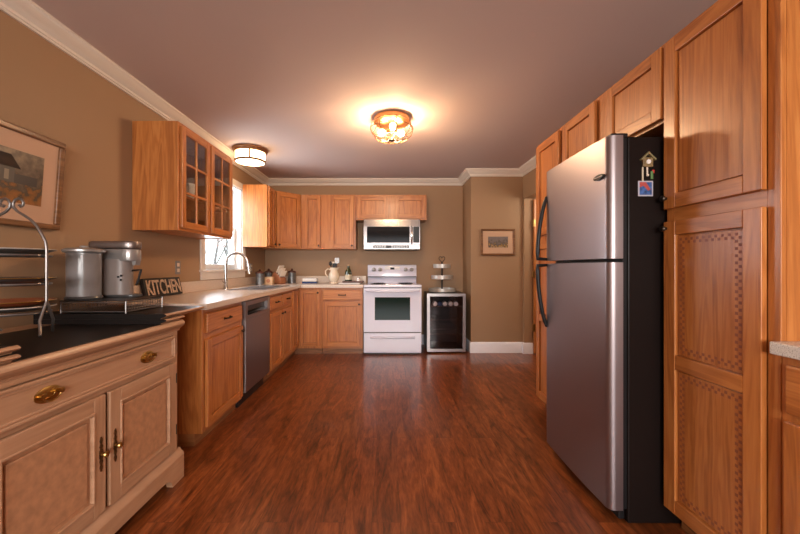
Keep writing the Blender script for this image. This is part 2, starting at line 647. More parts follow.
def pull_mesh(mx, L_=0.085):
    m = MB()
    m.tube([(-L_ / 2, 0, 0), (-L_ / 2, 0, 0.018), (-L_ / 4, 0, 0.026), (L_ / 4, 0, 0.026), (L_ / 2, 0, 0.018), (L_ / 2, 0, 0)], 0.006, 8, mx=mx)
    m.ball((-L_ / 2, 0, 0.003), 0.010, mx=mx, sc_=(1, 1, 0.5), seg=10)
    m.ball((L_ / 2, 0, 0.003), 0.010, mx=mx, sc_=(1, 1, 0.5), seg=10)
    return m


OAK = ['oak_v', 'oak_h']


def put_door(parent, mx, wd, h, knob=None, **k):
    d = door_mesh(mx, wd, h, **k).build('door', OAK, parent)
    if knob:
        knob_mesh(mx @ Matrix.Translation((knob[0], knob[1], k.get('t', 0.02)))).build('knob', 'bronze', d)
    return d


def put_drawer(parent, mx, wd, h):
    d = drawer_mesh(mx, wd, h).build('drawer', OAK, parent)
    pull_mesh(mx @ Matrix.Translation((wd / 2, h / 2, 0.02))).build('handle', 'bronze', d)
    return d


# ------------------------------------------------------------------ the room
XL, XR, YB, YJ, XJ, ZC, YREAR = -1.82, 1.80, 5.26, 4.737, 1.107, 2.44, -3.0
struct(MB().box(XL - 0.3, 3.5, YREAR - 0.3, YB + 0.3, -0.12, 0.0).build('floor', 'floor'))
struct(MB().box(XL - 0.3, 3.5, YREAR - 0.3, YB + 0.3, ZC, ZC + 0.12).build('ceiling', 'ceil'))
WY0, WY1, WZ0, WZ1 = 3.503, 4.412, 1.117, 2.10
struct(MB().cells([YREAR, WY0, WY1, YB + 0.15], [0, WZ0, WZ1, ZC], [(1, 1)], XL - 0.15, XL, 0).build('wall_left', 'wall'))
struct(MB().box(XL, 3.4, YB, YB + 0.15, 0, ZC).build('wall_back', 'wall'))
struct(MB().box(XJ, XR + 0.11, YJ, YB, 0, ZC).build('wall_jog', 'wall'))
wr = MB()
wr.cells([YREAR, 3.1, 4.69, YJ], [0, 2.05, ZC], [(1, 0)], XR, XR + 0.11, 0)
struct(wr.build('wall_right', 'wall'))
struct(MB().cells([XL - 0.15, -1.2, 1.4, 2.2], [0, 0.3, 2.2, ZC], [(1, 1)], YREAR - 0.15, YREAR, 1).build('wall_rear', 'wall'))
struct(MB().box(3.3, 3.4, 2.2, YB, 0, ZC).box(XR + 0.11, 3.3, 2.1, 2.2, 0, ZC).build('wall_hall', 'wall'))  # unseen walls added to close the hall against light leaks

# hall door seen edge-on through the opening
dr = struct(MB().box(1.912, 2.70, 4.640, 4.676, 0.012, 2.03, bev=0.003).build('door_1', 'oak_v'))
for z in (0.35, 1.05, 1.72):
    m = MB()
    m.tube([(1.909, 4.682, z - 0.045), (1.909, 4.682, z + 0.045)], 0.007, 10)
    m.box(1.902, 1.925, 4.636, 4.640, z - 0.045, z + 0.045)
    m.box(1.904, 1.912, 4.636, 4.682, z - 0.045, z + 0.045)
    m.build('hinge', 'brass', dr)


def sweep(path, prof, name, mt, side=1):
    """profile (d from the wall, z) run along a polyline of wall feet, room on the right hand"""
    m = MB()
    bm = bmesh.new()
    n = len(path)
    rings = []
    for i in range(n):
        p = Vector(path[i])
        dirs = []
        if i > 0: dirs.append((p - Vector(path[i - 1])).normalized())
        if i < n - 1: dirs.append((Vector(path[i + 1]) - p).normalized())
        nr = [Vector((d.y, -d.x)) for d in dirs]
        if len(nr) == 2:
            b = (nr[0] + nr[1])
            b = b / b.length_squared * 2
        else:
            b = nr[0]
        rings.append([bm.verts.new((p.x + b.x * d, p.y + b.y * d, z)) for d, z in prof])
    for A, B in zip(rings, rings[1:]):
        for k in range(len(prof)):
            k2 = (k + 1) % len(prof)
            bm.faces.new([A[k], A[k2], B[k2], B[k]])
    bm.faces.new(rings[0])
    bm.faces.new(rings[-1][::-1])
    bmesh.ops.recalc_face_normals(bm, faces=bm.faces)
    m.add(bm)
    return struct(m.build(name, mt))


crown = [(0, ZC), (0.088, ZC), (0.088, ZC - 0.012), (0.078, ZC - 0.016), (0.072, ZC - 0.026), (0.05, ZC - 0.042), (0.030, ZC - 0.058), (0.022, ZC - 0.062), (0.020, ZC - 0.074), (0.012, ZC - 0.078), (0.012, ZC - 0.088), (0, ZC - 0.088)]
sweep([(XL, YREAR), (XL, YB), (XJ, YB), (XJ, YJ), (XR, YJ), (XR, 2.96)], crown, 'trim_1', 'trim')
base = [(0, 0), (0.016, 0), (0.016, 0.125), (0.011, 0.137), (0.006, 0.145), (0, 0.145)]
sweep([(0.445, YB), (XJ, YB), (XJ, YJ), (XR, YJ), (XR, 4.69), (XR + 0.11, 4.69)], base, 'baseboard_back', 'base')
sweep([(XL, YREAR), (XL, 2.2)], base, 'baseboard_left', 'trim')

# sink window
win = struct(thing('window_1', (XL, (WY0 + WY1) / 2, WZ0), '', ''))
del win['label'], win['category']
m = MB()
cw = 0.075
m.box(XL, XL + 0.02, WY0 - cw, WY0, WZ0, WZ1 + cw, 0, 0.004)
m.box(XL, XL + 0.02, WY1, WY1 + cw, WZ0, WZ1 + cw, 0, 0.004)
m.box(XL, XL + 0.022, WY0 - cw, WY1 + cw, WZ1, WZ1 + cw, 0, 0.004)
m.box(XL, XL + 0.018, WY0 - cw + 0.004, WY1 + cw - 0.004, 1.017, WZ0 - 0.02, 0, 0.004)   # apron
m.box(XL - 0.10, XL + 0.04, WY0 - cw - 0.01, WY1 + cw + 0.01, WZ0 - 0.022, WZ0, 0, 0.005)   # stool
m.build('casing', 'trim', win)
m = MB()
j = 0.015
m.box(XL - 0.15, XL, WY0, WY0 + j, WZ0, WZ1)
m.box(XL - 0.15, XL, WY1 - j, WY1, WZ0, WZ1)
m.box(XL - 0.15, XL, WY0, WY1, WZ1 - j, WZ1)
m.build('jamb', 'sash', win)
zm = 1.60
for (x, z0, z1) in ((XL - 0.125, zm - 0.02, WZ1 - j), (XL - 0.085, WZ0, zm + 0.02)):
    m = MB()
    y0, y1, t = WY0 + j, WY1 - j, 0.045
    m.box(x - 0.016, x + 0.016, y0, y0 + t, z0, z1, 0, 0.003)
    m.box(x - 0.016, x + 0.016, y1 - t, y1, z0, z1, 0, 0.003)
    m.box(x - 0.016, x + 0.016, y0 + t, y1 - t, z0, z0 + (0.06 if z0 == WZ0 else 0.04), 0, 0.003)
    m.box(x - 0.016, x + 0.016, y0 + t, y1 - t, z1 - 0.04, z1, 0, 0.003)
    s = m.build('sash', 'sash', win)
    MB().box(x - 0.002, x + 0.002, y0 + t, y1 - t, z0 + 0.04, z1 - 0.04).build('pane', 'pane', s)

# bare little trees outside the sink window
def bare_tree(x, y, h, seed, label):
    rnd = random.Random(seed)
    m = MB()
    def branch(p, d, L, r, lvl):
        pts = [p.copy()]
        for k in range(5):
            d = (d + Vector((rnd.uniform(-.16, .16), rnd.uniform(-.16, .16), rnd.uniform(-.03, .1)))).normalized()
            p = p + d * L / 5
            pts.append(p.copy())
            if lvl > 0 and k >= 1:
                for q in range(2 if lvl > 1 else 1):
                    nd = (d + Vector((rnd.uniform(-1, 1), rnd.uniform(-1, 1), rnd.uniform(-.1, .6)))).normalized()
                    branch(p, nd, L * 0.45, r * 0.45, lvl - 1)
        m.tube(pts, [r * (1 - 0.13 * i) for i in range(6)], 6)
    branch(Vector((x, y, -0.6)), Vector((0, 0, 1)), h, 0.055, 2)
    return tag(m.build('bare_tree', 'bark', None), label, 'tree', 'bare trees outside the sink window')


bare_tree(-5.1, 10.55, 4.2, 3, 'bare grey tree with thin wavering trunk outside the sink window, nearer its left side')
bare_tree(-5.6, 12.55, 3.6, 8, 'smaller bare tree outside the sink window, nearer its right side by the faucet')

# ------------------------------------------------------------------ left run of base cabinets
FX, DX = -1.184, -1.164      # face frame and door fronts
ZT, ZB = 0.876, 0.08


def base_body(y0, y1, parent, top=ZT):
    m = MB()
    m.box(-1.80, FX - 0.02, y0, y1, ZB, top, 0)
    m.box(FX - 0.02, FX, y0, y0 + 0.04, ZB, ZT, 0, 0.002)
    m.box(FX - 0.02, FX, y1 - 0.04, y1, ZB, ZT, 0, 0.002)
    m.box(FX - 0.02, FX - 0.0005, y0 + 0.04, y1 - 0.04, ZT - 0.04, ZT, 1)
    m.box(FX - 0.02, FX - 0.0005, y0 + 0.04, y1 - 0.04, 0.675, 0.715, 1)
    m.box(FX - 0.02, FX - 0.0005, y0 + 0.04, y1 - 0.04, ZB, ZB + 0.04, 1)
    m.build('carcass', OAK, parent)
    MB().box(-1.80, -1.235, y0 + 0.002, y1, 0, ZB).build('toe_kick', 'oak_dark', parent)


t = thing('base_cabinet', (-1.5, 2.57, 0), 'oak base cabinet with single drawer and door at the near end, beside the dishwasher', 'cabinet', 'oak base cabinets under the counter')
base_body(2.262, 2.872, t)
put_drawer(t, FL(FX, 2.296, 0.718), 0.545, 0.124)
put_door(t, FL(FX, 2.290, 0.11), 0.556, 0.566, knob=(0.525, 0.53))

t = thing('base_cabinet', (-1.5, 3.92, 0), 'oak sink base cabinet with two small drawer fronts over two doors, beyond the dishwasher', 'cabinet', 'oak base cabinets under the counter')
base_body(3.502, 4.338, t, 0.73)
for y0 in (3.532, 3.938):
    d = put_drawer(t, FL(FX, y0, 0.718), 0.375, 0.124)
put_door(t, FL(FX, 3.532, 0.11), 0.375, 0.566, knob=(0.345, 0.53))
put_door(t, FL(FX, 3.938, 0.11), 0.375, 0.566, knob=(0.03, 0.53))

FY = 4.65
t = thing('corner_base_cabinet', (-1.4, 4.9, 0), 'oak corner base cabinet with tall folding door in the angle of the counters', 'cabinet', 'oak base cabinets under the counter')
m = MB()
m.box(-1.80, FX, 4.34, 5.24, ZB, ZT, 0)
m.box(FX, -0.868, FY, 5.24, ZB, ZT, 0)
m.build('carcass', OAK, t)
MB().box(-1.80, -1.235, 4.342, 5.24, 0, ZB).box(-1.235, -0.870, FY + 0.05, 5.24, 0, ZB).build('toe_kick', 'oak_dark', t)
put_door(t, FL(FX, 4.36, 0.11), 0.265, 0.735, st=0.045)
put_door(t, FB(-1.150, FY, 0.11), 0.262, 0.735, knob=(0.235, 0.70), st=0.045)

t = thing('base_cabinet', (-0.6, 4.94, 0), 'oak base cabinet with wide drawer over one square door, left of the white range', 'cabinet', 'oak base cabinets under the counter')
m = MB()
x0, x1 = -0.864, -0.332
m.box(x0, x1, FY + 0.02, 5.24, ZB, ZT, 0)
m.box(x0, x0 + 0.04, FY, FY + 0.02, ZB, ZT, 0, 0.002)
m.box(x1 - 0.04, x1, FY, FY + 0.02, ZB, ZT, 0, 0.002)
for z in (ZB, 0.675, ZT - 0.04):
    m.box(x0 + 0.04, x1 - 0.04, FY + 0.0005, FY + 0.02, z, z + 0.04, 1)
m.build('carcass', OAK, t)
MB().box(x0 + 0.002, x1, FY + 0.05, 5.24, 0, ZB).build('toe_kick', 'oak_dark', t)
put_drawer(t, FB(-0.846, FY, 0.715), 0.495, 0.130)
put_door(t, FB(-0.846, FY, 0.11), 0.495, 0.580, knob=(0.470, 0.55))

# dishwasher
t = thing('dishwasher', (-1.5, 3.187, 0), 'stainless dishwasher with dark pocket handle, between oak base cabinets', 'dishwasher')
MB().box(-1.80, -1.20, 2.878, 3.496, 0.09, 0.868).build('tub', 'black', t)
m = MB()
m.box(-1.20, -1.160, 2.892, 3.484, 0.115, 0.715, 0, 0.006)
m.cells([2.892, 2.935, 3.415, 3.484], [0.715, 0.745, 0.825, 0.862], [(1, 1)], -1.200, -1.160, 0)
d = m.build('door', 'steel_dark', t)
m = MB()
m.box(-1.200, -1.190, 2.936, 3.414, 0.746, 0.824)
m.prism([(-1.190, 0.746), (-1.164, 0.746), (-1.190, 0.775)], 1, 2.936, 3.414)
m.build('pocket_handle', 'black', d)
MB().box(-1.163, -1.1585, 3.43, 3.475, 0.742, 0.850, 0, 0.001).build('control_strip', 'silver_pl', d)
MB().box(-1.80, -1.225, 2.89, 3.49, 0.0, 0.09).build('toe_panel', 'black', t)

# ------------------------------------------------------------------ countertop, sink, faucet
m = MB()
xs = [XL + 0.002, -1.565, -1.215, -1.135, -0.325]
ys = [2.225, 3.56, 4.30, 4.607, YB - 0.002]
m.cells(xs, ys, [(1, 1), (3, 0), (3, 1), (3, 2)], ZT, 0.914, 2)
ct = tag(m.build('countertop', 'counter'), 'long L-shaped beige laminate countertop running from the hutch to the white range', 'countertop')
MB().box(XL + 0.002, XL + 0.022, 2.225, YB - 0.002, 0.914, 1.012, 0, 0.003).box(XL + 0.022, -0.325, YB - 0.022, YB - 0.002, 0.914, 1.012, 0, 0.003).build('backsplash', 'counter', ct)

t = thing('kitchen_sink', (-1.39, 3.93, 0.9145), 'double bowl stainless sink set in the counter under the window', 'sink')
m = MB()
m.cells([-1.60, -1.545, -1.235, -1.195], [3.54, 3.58, 3.915, 3.945, 4.28, 4.32], [(1, 1), (1, 3)], 0.9145, 0.9225, 2)
m.build('rim', 'steel', t)
for y0, y1 in ((3.58, 3.915), (3.945, 4.28)):
    m = MB()
    m.cells([-1.549, -1.545, -1.235, -1.231], [y0 - 0.004, y0, y1, y1 + 0.004], [(1, 1)], 0.745, 0.916, 2)
    m.box(-1.549, -1.231, y0 - 0.004, y1 + 0.004, 0.740, 0.745)
    m.lathe([(0, 0.7455), (0.035, 0.7455), (0.04, 0.747), (0.035, 0.748), (0, 0.7465)], c=(-1.39, (y0 + y1) / 2, 0), seg=20)
    m.build('bowl', 'steel', t)

t = thing('faucet', (-1.665, 3.64, 0.9145), 'tall arched pull-down kitchen faucet behind the sink', 'faucet')
m = MB()
m.lathe([(0, 0), (0.028, 0), (0.028, 0.008), (0.022, 0.02), (0.019, 0.05), (0.0155, 0.06), (0.0155, 0.10), (0.013, 0.11), (0, 0.11)], c=(-1.665, 3.64, 0.9145), seg=20)
m.build('base', 'nickel', t)
pts = [(-1.665, 3.64, 1.02), (-1.665, 3.64, 1.175)]
for k in range(1, 15):
    a = PI - PI * k / 14 * 0.98
    pts.append((-1.558 + 0.107 * math.cos(a), 3.64 + 0.002 * k, 1.185 + 0.102 * math.sin(a)))
pts.append((-1.447, 3.67, 1.165))
MB().tube(pts, 0.0140, 12).build('spout', 'nickel', t)
MB().tube([(-1.447, 3.67, 1.172), (-1.443, 3.671, 1.14), (-1.437, 3.673, 1.10), (-1.434, 3.674, 1.075)], [0.0155, 0.0165, 0.0175, 0.0175], 14).build('spray_head', 'nickel', t)
MB().tube([(-1.665, 3.625, 0.985), (-1.660, 3.59, 0.99), (-1.650, 3.54, 1.005)], [0.010, 0.007, 0.006], 10).build('lever', 'nickel', t)

# ------------------------------------------------------------------ upper cabinets
UF = -1.493
t = thing('glass_wall_cabinet', (-1.65, 2.96, 1.408), 'oak wall cabinet with two six-pane glass doors showing white dishes', 'cabinet', 'oak wall cabinets')
y0, y1, z0, z1 = 2.524, 3.39, 1.408, 2.184
m = MB()
m.box(XL + 0.002, UF - 0.019, y0, y0 + 0.018, z0, z1)
m.box(XL + 0.002, UF - 0.019, y1 - 0.018, y1, z0, z1)
m.box(XL + 0.002, UF - 0.019, y0 + 0.018, y1 - 0.018, z1 - 0.018, z1)
m.box(XL + 0.002, UF - 0.019, y0 + 0.018, y1 - 0.018, z0 + 0.008, z0 + 0.026)
m.box(XL + 0.002, XL + 0.008, y0 + 0.018, y1 - 0.018, z0 + 0.026, z1 - 0.018)
for (a, b) in ((y0, y0 + 0.045), (y1 - 0.045, y1), ((y0 + y1) / 2 - 0.03, (y0 + y1) / 2 + 0.03)):
    m.box(UF - 0.019, UF, a, b, z0, z1, 0, 0.002)
m.box(UF - 0.019, UF - 0.0005, y0 + 0.045, y1 - 0.045, z1 - 0.04, z1, 1)
m.box(UF - 0.019, UF - 0.0005, y0 + 0.045, y1 - 0.045, z0, z0 + 0.04, 1)
m.build('carcass', OAK, t)
for z in (1.665, 1.915):
    MB().box(XL + 0.009, UF - 0.03, y0 + 0.019, y1 - 0.019, z, z + 0.016).build('shelf', 'oak_h', t)
for (a, wd) in ((2.545, 0.40), (2.968, 0.40)):
    mx = FL(UF, a, z0 + 0.02)
    h = z1 - z0 - 0.045
    m = MB()
    st = 0.05
    m.box(0, st, 0, h, 0, 0.02, 0, 0.003, mx)
    m.box(wd - st, wd, 0, h, 0, 0.02, 0, 0.003, mx)
    m.box(st, wd - st, 0, st, 0, 0.0195, 1, 0.003, mx)
    m.box(st, wd - st, h - st, h, 0, 0.0195, 1, 0.003, mx)
    m.box(wd / 2 - 0.009, wd / 2 + 0.009, st, h - st, 0.004, 0.018, 0, 0.003, mx)
    for k in (1, 2):
        zz = st + (h - 2 * st) * k / 3
        m.box(st, wd - st, zz - 0.009, zz + 0.009, 0.004, 0.0178, 1, 0.003, mx)
    d = m.build('door', OAK, t)
    MB().box(st - 0.005, wd - st + 0.005, st - 0.005, h - st + 0.005, 0.008, 0.011, 0, 0, mx).build('pane', 'cab_glass', d)

# dishes behind the glass
def cup(x, y, z, s, ang, label):
    m = MB()
    m.lathe([(0, 0), (0.028 * s, 0), (0.032 * s, 0.006 * s), (0.046 * s, 0.045 * s), (0.050 * s, 0.085 * s), (0.047 * s, 0.085 * s), (0.042 * s, 0.045 * s), (0.027 * s, 0.010 * s), (0, 0.010 * s)], c=(x, y, z), seg=22)
    c = tag(m.build('cup', 'china'), label, 'cup', 'white cups in the glass cabinet')
    ca, sa = math.cos(ang), math.sin(ang)
    pts = [(x + ca * q * s, y + sa * q * s, z + zz * s) for q, zz in ((0.046, 0.07), (0.07, 0.074), (0.082, 0.052), (0.068, 0.028), (0.041, 0.026))]
    MB().tube(pts, 0.005 * s, 8).build('cup_handle', 'china', c)


cup(-1.585, 2.795, 1.682, 1.35, -0.9, 'large white cup with curved handle on the lower shelf behind the left glass door')
cup(-1.70, 3.02, 1.682, 1.0, 0.7, 'small white cup at the back of the lower shelf behind the left glass door')
m = MB()
m.lathe([(0, 0), (0.03, 0), (0.034, 0.006), (0.062, 0.028), (0.068, 0.045), (0.064, 0.045), (0.056, 0.030), (0.028, 0.010), (0, 0.010)], c=(-1.570, 2.735, 1.4345), seg=24)
tag(m.build('bowl', 'china'), 'small white bowl on the cabinet floor behind the left glass door', 'bowl')
m = MB()
m.lathe([(0, 0), (0.04, 0), (0.05, 0.006), (0.082, 0.03), (0.088, 0.05), (0.084, 0.05), (0.074, 0.032), (0.036, 0.012), (0, 0.012)], c=(-1.60, 2.93, 1.4345), seg=24)
tag(m.build('bowl', 'plate_dark'), 'dark bowl on the cabinet floor behind the left glass door', 'bowl')
m = MB()
m.box(-1.61, -1.545, 3.20, 3.29, 1.4345, 1.50, 0, 0.006)
tag(m.build('recipe_box', 'label'), 'small cream box on the cabinet floor behind the right glass door', 'box')
for k, (x, y) in enumerate(((-1.62, 3.26), (-1.60, 3.30))):
    m = MB()
    m.lathe([(0, 0), (0.03, 0), (0.033, 0.004), (0.036, 0.10), (0.034, 0.10), (0.030, 0.008), (0, 0.008)], c=(x, y, 1.932 if k else 1.682), seg=18)
    tag(m.build('drinking_glass', 'cage_glass'), ['clear drinking glass on the lower shelf behind the right glass door', 'clear drinking glass on the top shelf behind the right glass door'][k], 'glass', 'glasses in the glass cabinet')

t = thing('wall_cabinet', (-1.65, 4.515, 1.395), 'narrow oak wall cabinet beside the window with its pale side lit', 'cabinet', 'oak wall cabinets')
MB().box(XL + 0.024, UF, 4.492 - 0.106, 4.648, 1.395, 2.165, 0, 0.002).build('carcass', OAK, t)
put_door(t, FL(UF, 4.405, 1.41), 0.225, 0.735, knob=(0.195, 0.03), st=0.045)

# diagonal corner cabinet
BY = 4.935
t = thing('corner_wall_cabinet', (-1.6, 5.0, 1.395), 'oak corner wall cabinet with its door set at a slant', 'cabinet', 'oak wall cabinets')
MB().prism([(XL + 0.002, 4.65), (UF, 4.65), (-1.21, BY), (-1.21, YB - 0.002), (XL + 0.002, YB - 0.002)], 2, 1.395, 2.150, 0).build('carcass', OAK, t)
dv = Vector((-1.21 - UF, BY - 4.65, 0))
un = dv.normalized()
wn = Vector((un.y, -un.x, 0))
o_ = Vector((UF, 4.65, 1.41)) + un * 0.03
put_door(t, face(o_, un, wn), dv.length - 0.06, 0.72, knob=(0.03, 0.03), st=0.05)

t = thing('wall_cabinet', (-0.83, 5.1, 1.395), 'oak wall cabinet with two unequal doors on the back wall left of the microwave', 'cabinet', 'oak wall cabinets')
MB().box(-1.208, -0.447, BY, YB - 0.002, 1.395, 2.150, 0, 0.002).build('carcass', OAK, t)
put_door(t, FB(-1.155, BY, 1.41), 0.218, 0.72, knob=(0.195, 0.03), st=0.045)
put_door(t, FB(-0.800, BY, 1.41), 0.325, 0.72, knob=(0.300, 0.03))

t = thing('wall_cabinet', (0.045, 5.1, 1.798), 'short oak wall cabinet with two low doors above the microwave', 'cabinet', 'oak wall cabinets')
MB().box(-0.445, 0.535, BY, YB - 0.002, 1.798, 2.148, 0, 0.002).build('carcass', OAK, t)
put_door(t, FB(-0.425, BY, 1.818), 0.42, 0.305, knob=(0.43, 0.05) if False else None)
put_door(t, FB(0.095, BY, 1.818), 0.42, 0.305)

# ------------------------------------------------------------------ microwave
t = thing('microwave', (0.055, 5.05, 1.377), 'stainless over-the-range microwave hung under the short oak cabinet', 'microwave')
mf = 4.865
MB().box(-0.33, 0.435, mf, YB - 0.002, 1.385, 1.795, 0, 0.004).build('body', 'black', t)
m = MB()
m.prism([(mf, 1.795), (mf - 0.036, 1.793), (mf - 0.04, 1.70), (mf, 1.70)], 0, -0.33, 0.435)
m.build('vent_panel', 'steel_micro', t)
m = MB()
m.cells([-0.33, -0.285, 0.295, 0.33], [1.455, 1.475, 1.695, 1.70], [(1, 1)], mf - 0.04, mf, 1)
d = m.build('door', 'steel_micro', t)
MB().box(-0.284, 0.294, mf - 0.036, mf, 1.476, 1.694).build('window', 'micro_glass', d)
m = MB()
m.tube([(0.322, mf - 0.04, 1.685), (0.322, mf - 0.075, 1.66), (0.322, mf - 0.085, 1.57), (0.322, mf - 0.075, 1.49), (0.322, mf - 0.04, 1.465)], 0.012, 10)
m.build('handle', 'chrome', d)
MB().cells([0.33, 0.342, 0.425, 0.435], [1.455, 1.475, 1.695, 1.70], [(1, 1)], mf - 0.04, mf, 1).box(0.343, 0.424, mf - 0.037, mf, 1.476, 1.694, 1).build('side_panel', ['steel_micro', 'black'], t)
m = MB()
m.box(-0.33, 0.435, mf - 0.042, mf, 1.385, 1.455, 0, 0.004)
p = m.build('control_panel', 'steel_micro', t)
m = MB()
m.box(-0.20, 0.285, mf - 0.0435, mf - 0.04, 1.402, 1.440)
m.build('display_strip', 'black', p)
for k in range(14):
    x = -0.185 + k * 0.033
    if k in (5, 6): continue
    for z in (1.410, 1.424):
        MB().box(x, x + 0.022, mf - 0.0445, mf - 0.043, z, z + 0.007).build('button', 'silver_pl', p)

# ------------------------------------------------------------------ range
t = thing('range', (0.059, 4.93, 0), 'white freestanding electric range with dark oven window', 'range')
rx0, rx1, rf = -0.320, 0.438, 4.645
MB().box(rx0 + 0.004, rx1 - 0.004, rf, 5.245, 0.02, 0.875).build('body', 'white_en', t)
MB().box(rx0 + 0.02, rx1 - 0.02, rf + 0.03, 5.2, 0.0, 0.02).build('base', 'black', t)
MB().box(rx0, rx1, rf - 0.035, 5.245, 0.878, 0.914, 0, 0.008).build('cooktop', 'white_en', t)
for (x, y, r) in ((-0.13, 4.80, 0.10), (0.25, 4.80, 0.075), (-0.13, 5.03, 0.075), (0.25, 5.03, 0.10)):
    m = MB()
    for q in range(3):
        rr = r * (1 - 0.28 * q)
        m.tube([(x + rr * math.cos(2 * PI * k / 24), y + rr * math.sin(2 * PI * k / 24), 0.917) for k in range(24)], 0.005, 6, closed=True)
    m.build('burner', 'black', t)
m = MB()
wx0, wx1, wz0, wz1 = -0.172, 0.288, 0.455, 0.752
m.cells([rx0 + 0.003, wx0, wx1, rx1 - 0.003], [0.300, wz0, wz1, 0.868], [(1, 1)], rf - 0.033, rf, 1)
d = m.build('oven_door', 'white_en', t)
MB().box(wx0, wx1, rf - 0.030, rf - 0.002, wz0, wz1).build('oven_window', 'oven_glass', d)
m = MB()
m.tube([(-0.29, rf - 0.03, 0.842), (-0.27, rf - 0.065, 0.838), (-0.12, rf - 0.075, 0.830), (0.24, rf - 0.075, 0.830), (0.39, rf - 0.065, 0.838), (0.41, rf - 0.03, 0.842)], 0.014, 12)
m.build('handle', 'white_en', d)
MB().box(rx0 + 0.01, rx1 - 0.01, rf - 0.012, rf + 0.01, 0.868, 0.878).build('gap_trim', 'black', t)
MB().box(rx0 + 0.01, rx1 - 0.01, rf - 0.006, rf + 0.01, 0.287, 0.300).build('gap_trim', 'black', t)
m = MB()
m.box(rx0 + 0.003, rx1 - 0.003, rf - 0.030, rf, 0.03, 0.287, 0, 0.006)
d = m.build('drawer', 'white_en', t)
MB().prism([(rf - 0.03, 0.245), (rf - 0.048, 0.240), (rf - 0.050, 0.228), (rf - 0.03, 0.215)], 0, -0.23, 0.35, 0, None, 0.002).build('handle', 'white_en', d)
m = MB()
m.prism([(5.245, 0.914), (5.145, 0.914), (5.14, 1.0), (5.10, 1.006), (5.13, 1.165), (5.155, 1.178), (5.245, 1.178)], 0, -0.292, 0.410, 0, None, 0.004)
bgd = m.build('backguard', 'white_en', t)
MB().box(-0.285, 0.403, 5.096, 5.14, 1.000, 1.010).build('trim_line', 'black', bgd)
for x in (-0.205, -0.115, 0.255, 0.34):
    mx = Matrix.Translation((x, 5.118, 1.108)) @ Matrix.Rotation(PI / 2 + 0.18, 4, 'X')
    m = MB().lathe([(0, 0), (0.030, 0), (0.030, 0.006), (0.023, 0.010), (0.021, 0.028), (0.016, 0.031), (0, 0.031)], seg=20, mx=mx)
    m.box(-0.004, 0.004, -0.02, 0.02, 0.028, 0.036, 0, 0.001, mx)
    m.build('knob', 'silver_pl', bgd)
mx = Matrix.Translation((0.063, 5.120, 1.115)) @ Matrix.Rotation(0.18 + PI / 2, 4, 'X')
MB().box(-0.11, 0.11, -0.04, 0.04, -0.002, 0.002, 0, 0.001, mx).build('control_plate', 'white_pl', bgd)
MB().box(-0.03, 0.03, -0.006, 0.024, 0.002, 0.003, 0, 0, mx).build('clock_display', 'black', bgd)
MB().lathe([(0, 0), (0.016, 0), (0.016, 0.002), (0, 0.002)], c=(0, 0, 0), seg=18, mx=Matrix.Translation((0.05, 5.106, 1.030)) @ Matrix.Rotation(PI / 2 + 0.18, 4, 'X') @ Matrix.Diagonal((1, 0.5, 1, 1))).build('emblem', 'gray_pl', bgd)

# ------------------------------------------------------------------ drinks cooler
t = thing('beverage_cooler', (0.775, 4.97, 0), 'black drinks cooler with steel-framed glass door, in the alcove right of the range', 'cooler')
c0, c1, cf = 0.517, 1.030, 4.745
m = MB()
m.box(c0 + 0.005, c0 + 0.03, cf, 5.20, 0.03, 0.795)
m.box(c1 - 0.03, c1 - 0.005, cf, 5.20, 0.03, 0.795)
m.box(c0 + 0.03, c1 - 0.03, cf, 5.20, 0.765, 0.795)
m.box(c0 + 0.03, c1 - 0.03, cf, 5.20, 0.03, 0.06)
m.box(c0 + 0.03, c1 - 0.03, 5.17, 5.20, 0.06, 0.765)
m.build('body', 'black', t)
for x in (c0 + 0.04, c1 - 0.07):
    for y in (cf + 0.03, 5.14):
        MB().box(x, x + 0.03, y, y + 0.03, 0, 0.03).build('foot', 'black', t)
m = MB()
m.cells([c0, c0 + 0.038, c1 - 0.038, c1], [0.022, 0.060, 0.755, 0.793], [(1, 1)], cf - 0.045, cf - 0.003, 1)
d = m.build('door_frame', 'steel', t)
MB().box(c0 + 0.039, c1 - 0.039, cf - 0.030, cf - 0.024, 0.061, 0.754).build('door_glass', 'cooler_glass', d)
SH = (0.245, 0.435, 0.615)
for z in SH:
    m = MB()
    for k in range(12):
        x = c0 + 0.045 + k * (c1 - c0 - 0.09) / 11
        m.tube([(x, cf + 0.02, z), (x, 5.165, z)], 0.003, 6)
    m.tube([(c0 + 0.032, cf + 0.02, z), (c1 - 0.032, cf + 0.02, z)], 0.004, 6)
    m.tube([(c0 + 0.032, 5.14, z), (c1 - 0.032, 5.14, z)], 0.004, 6)
    m.build('wire_shelf', 'chrome', t)
labs = ['leftmost', 'second from left', 'middle', 'second from right', 'rightmost']
for k, x in enumerate((0.635, 0.700, 0.768, 0.845, 0.915)):
    r, z = 0.030, SH[2] + 0.034
    m = MB()
    m.lathe([(0, 0), (r * 0.9, 0), (r, 0.004), (r, 0.11), (r * 0.85, 0.118), (r * 0.8, 0.117), (0, 0.116)], c=(x, cf + 0.03, z), seg=18, axis=1)
    tag(m.build('drink_can', 'navy' if k == 1 else 'can'), ('blue can lying' if k == 1 else 'silver can lying') + ' in the drinks cooler, ' + labs[k] + ' in its row', 'can', 'cans in the drinks cooler')

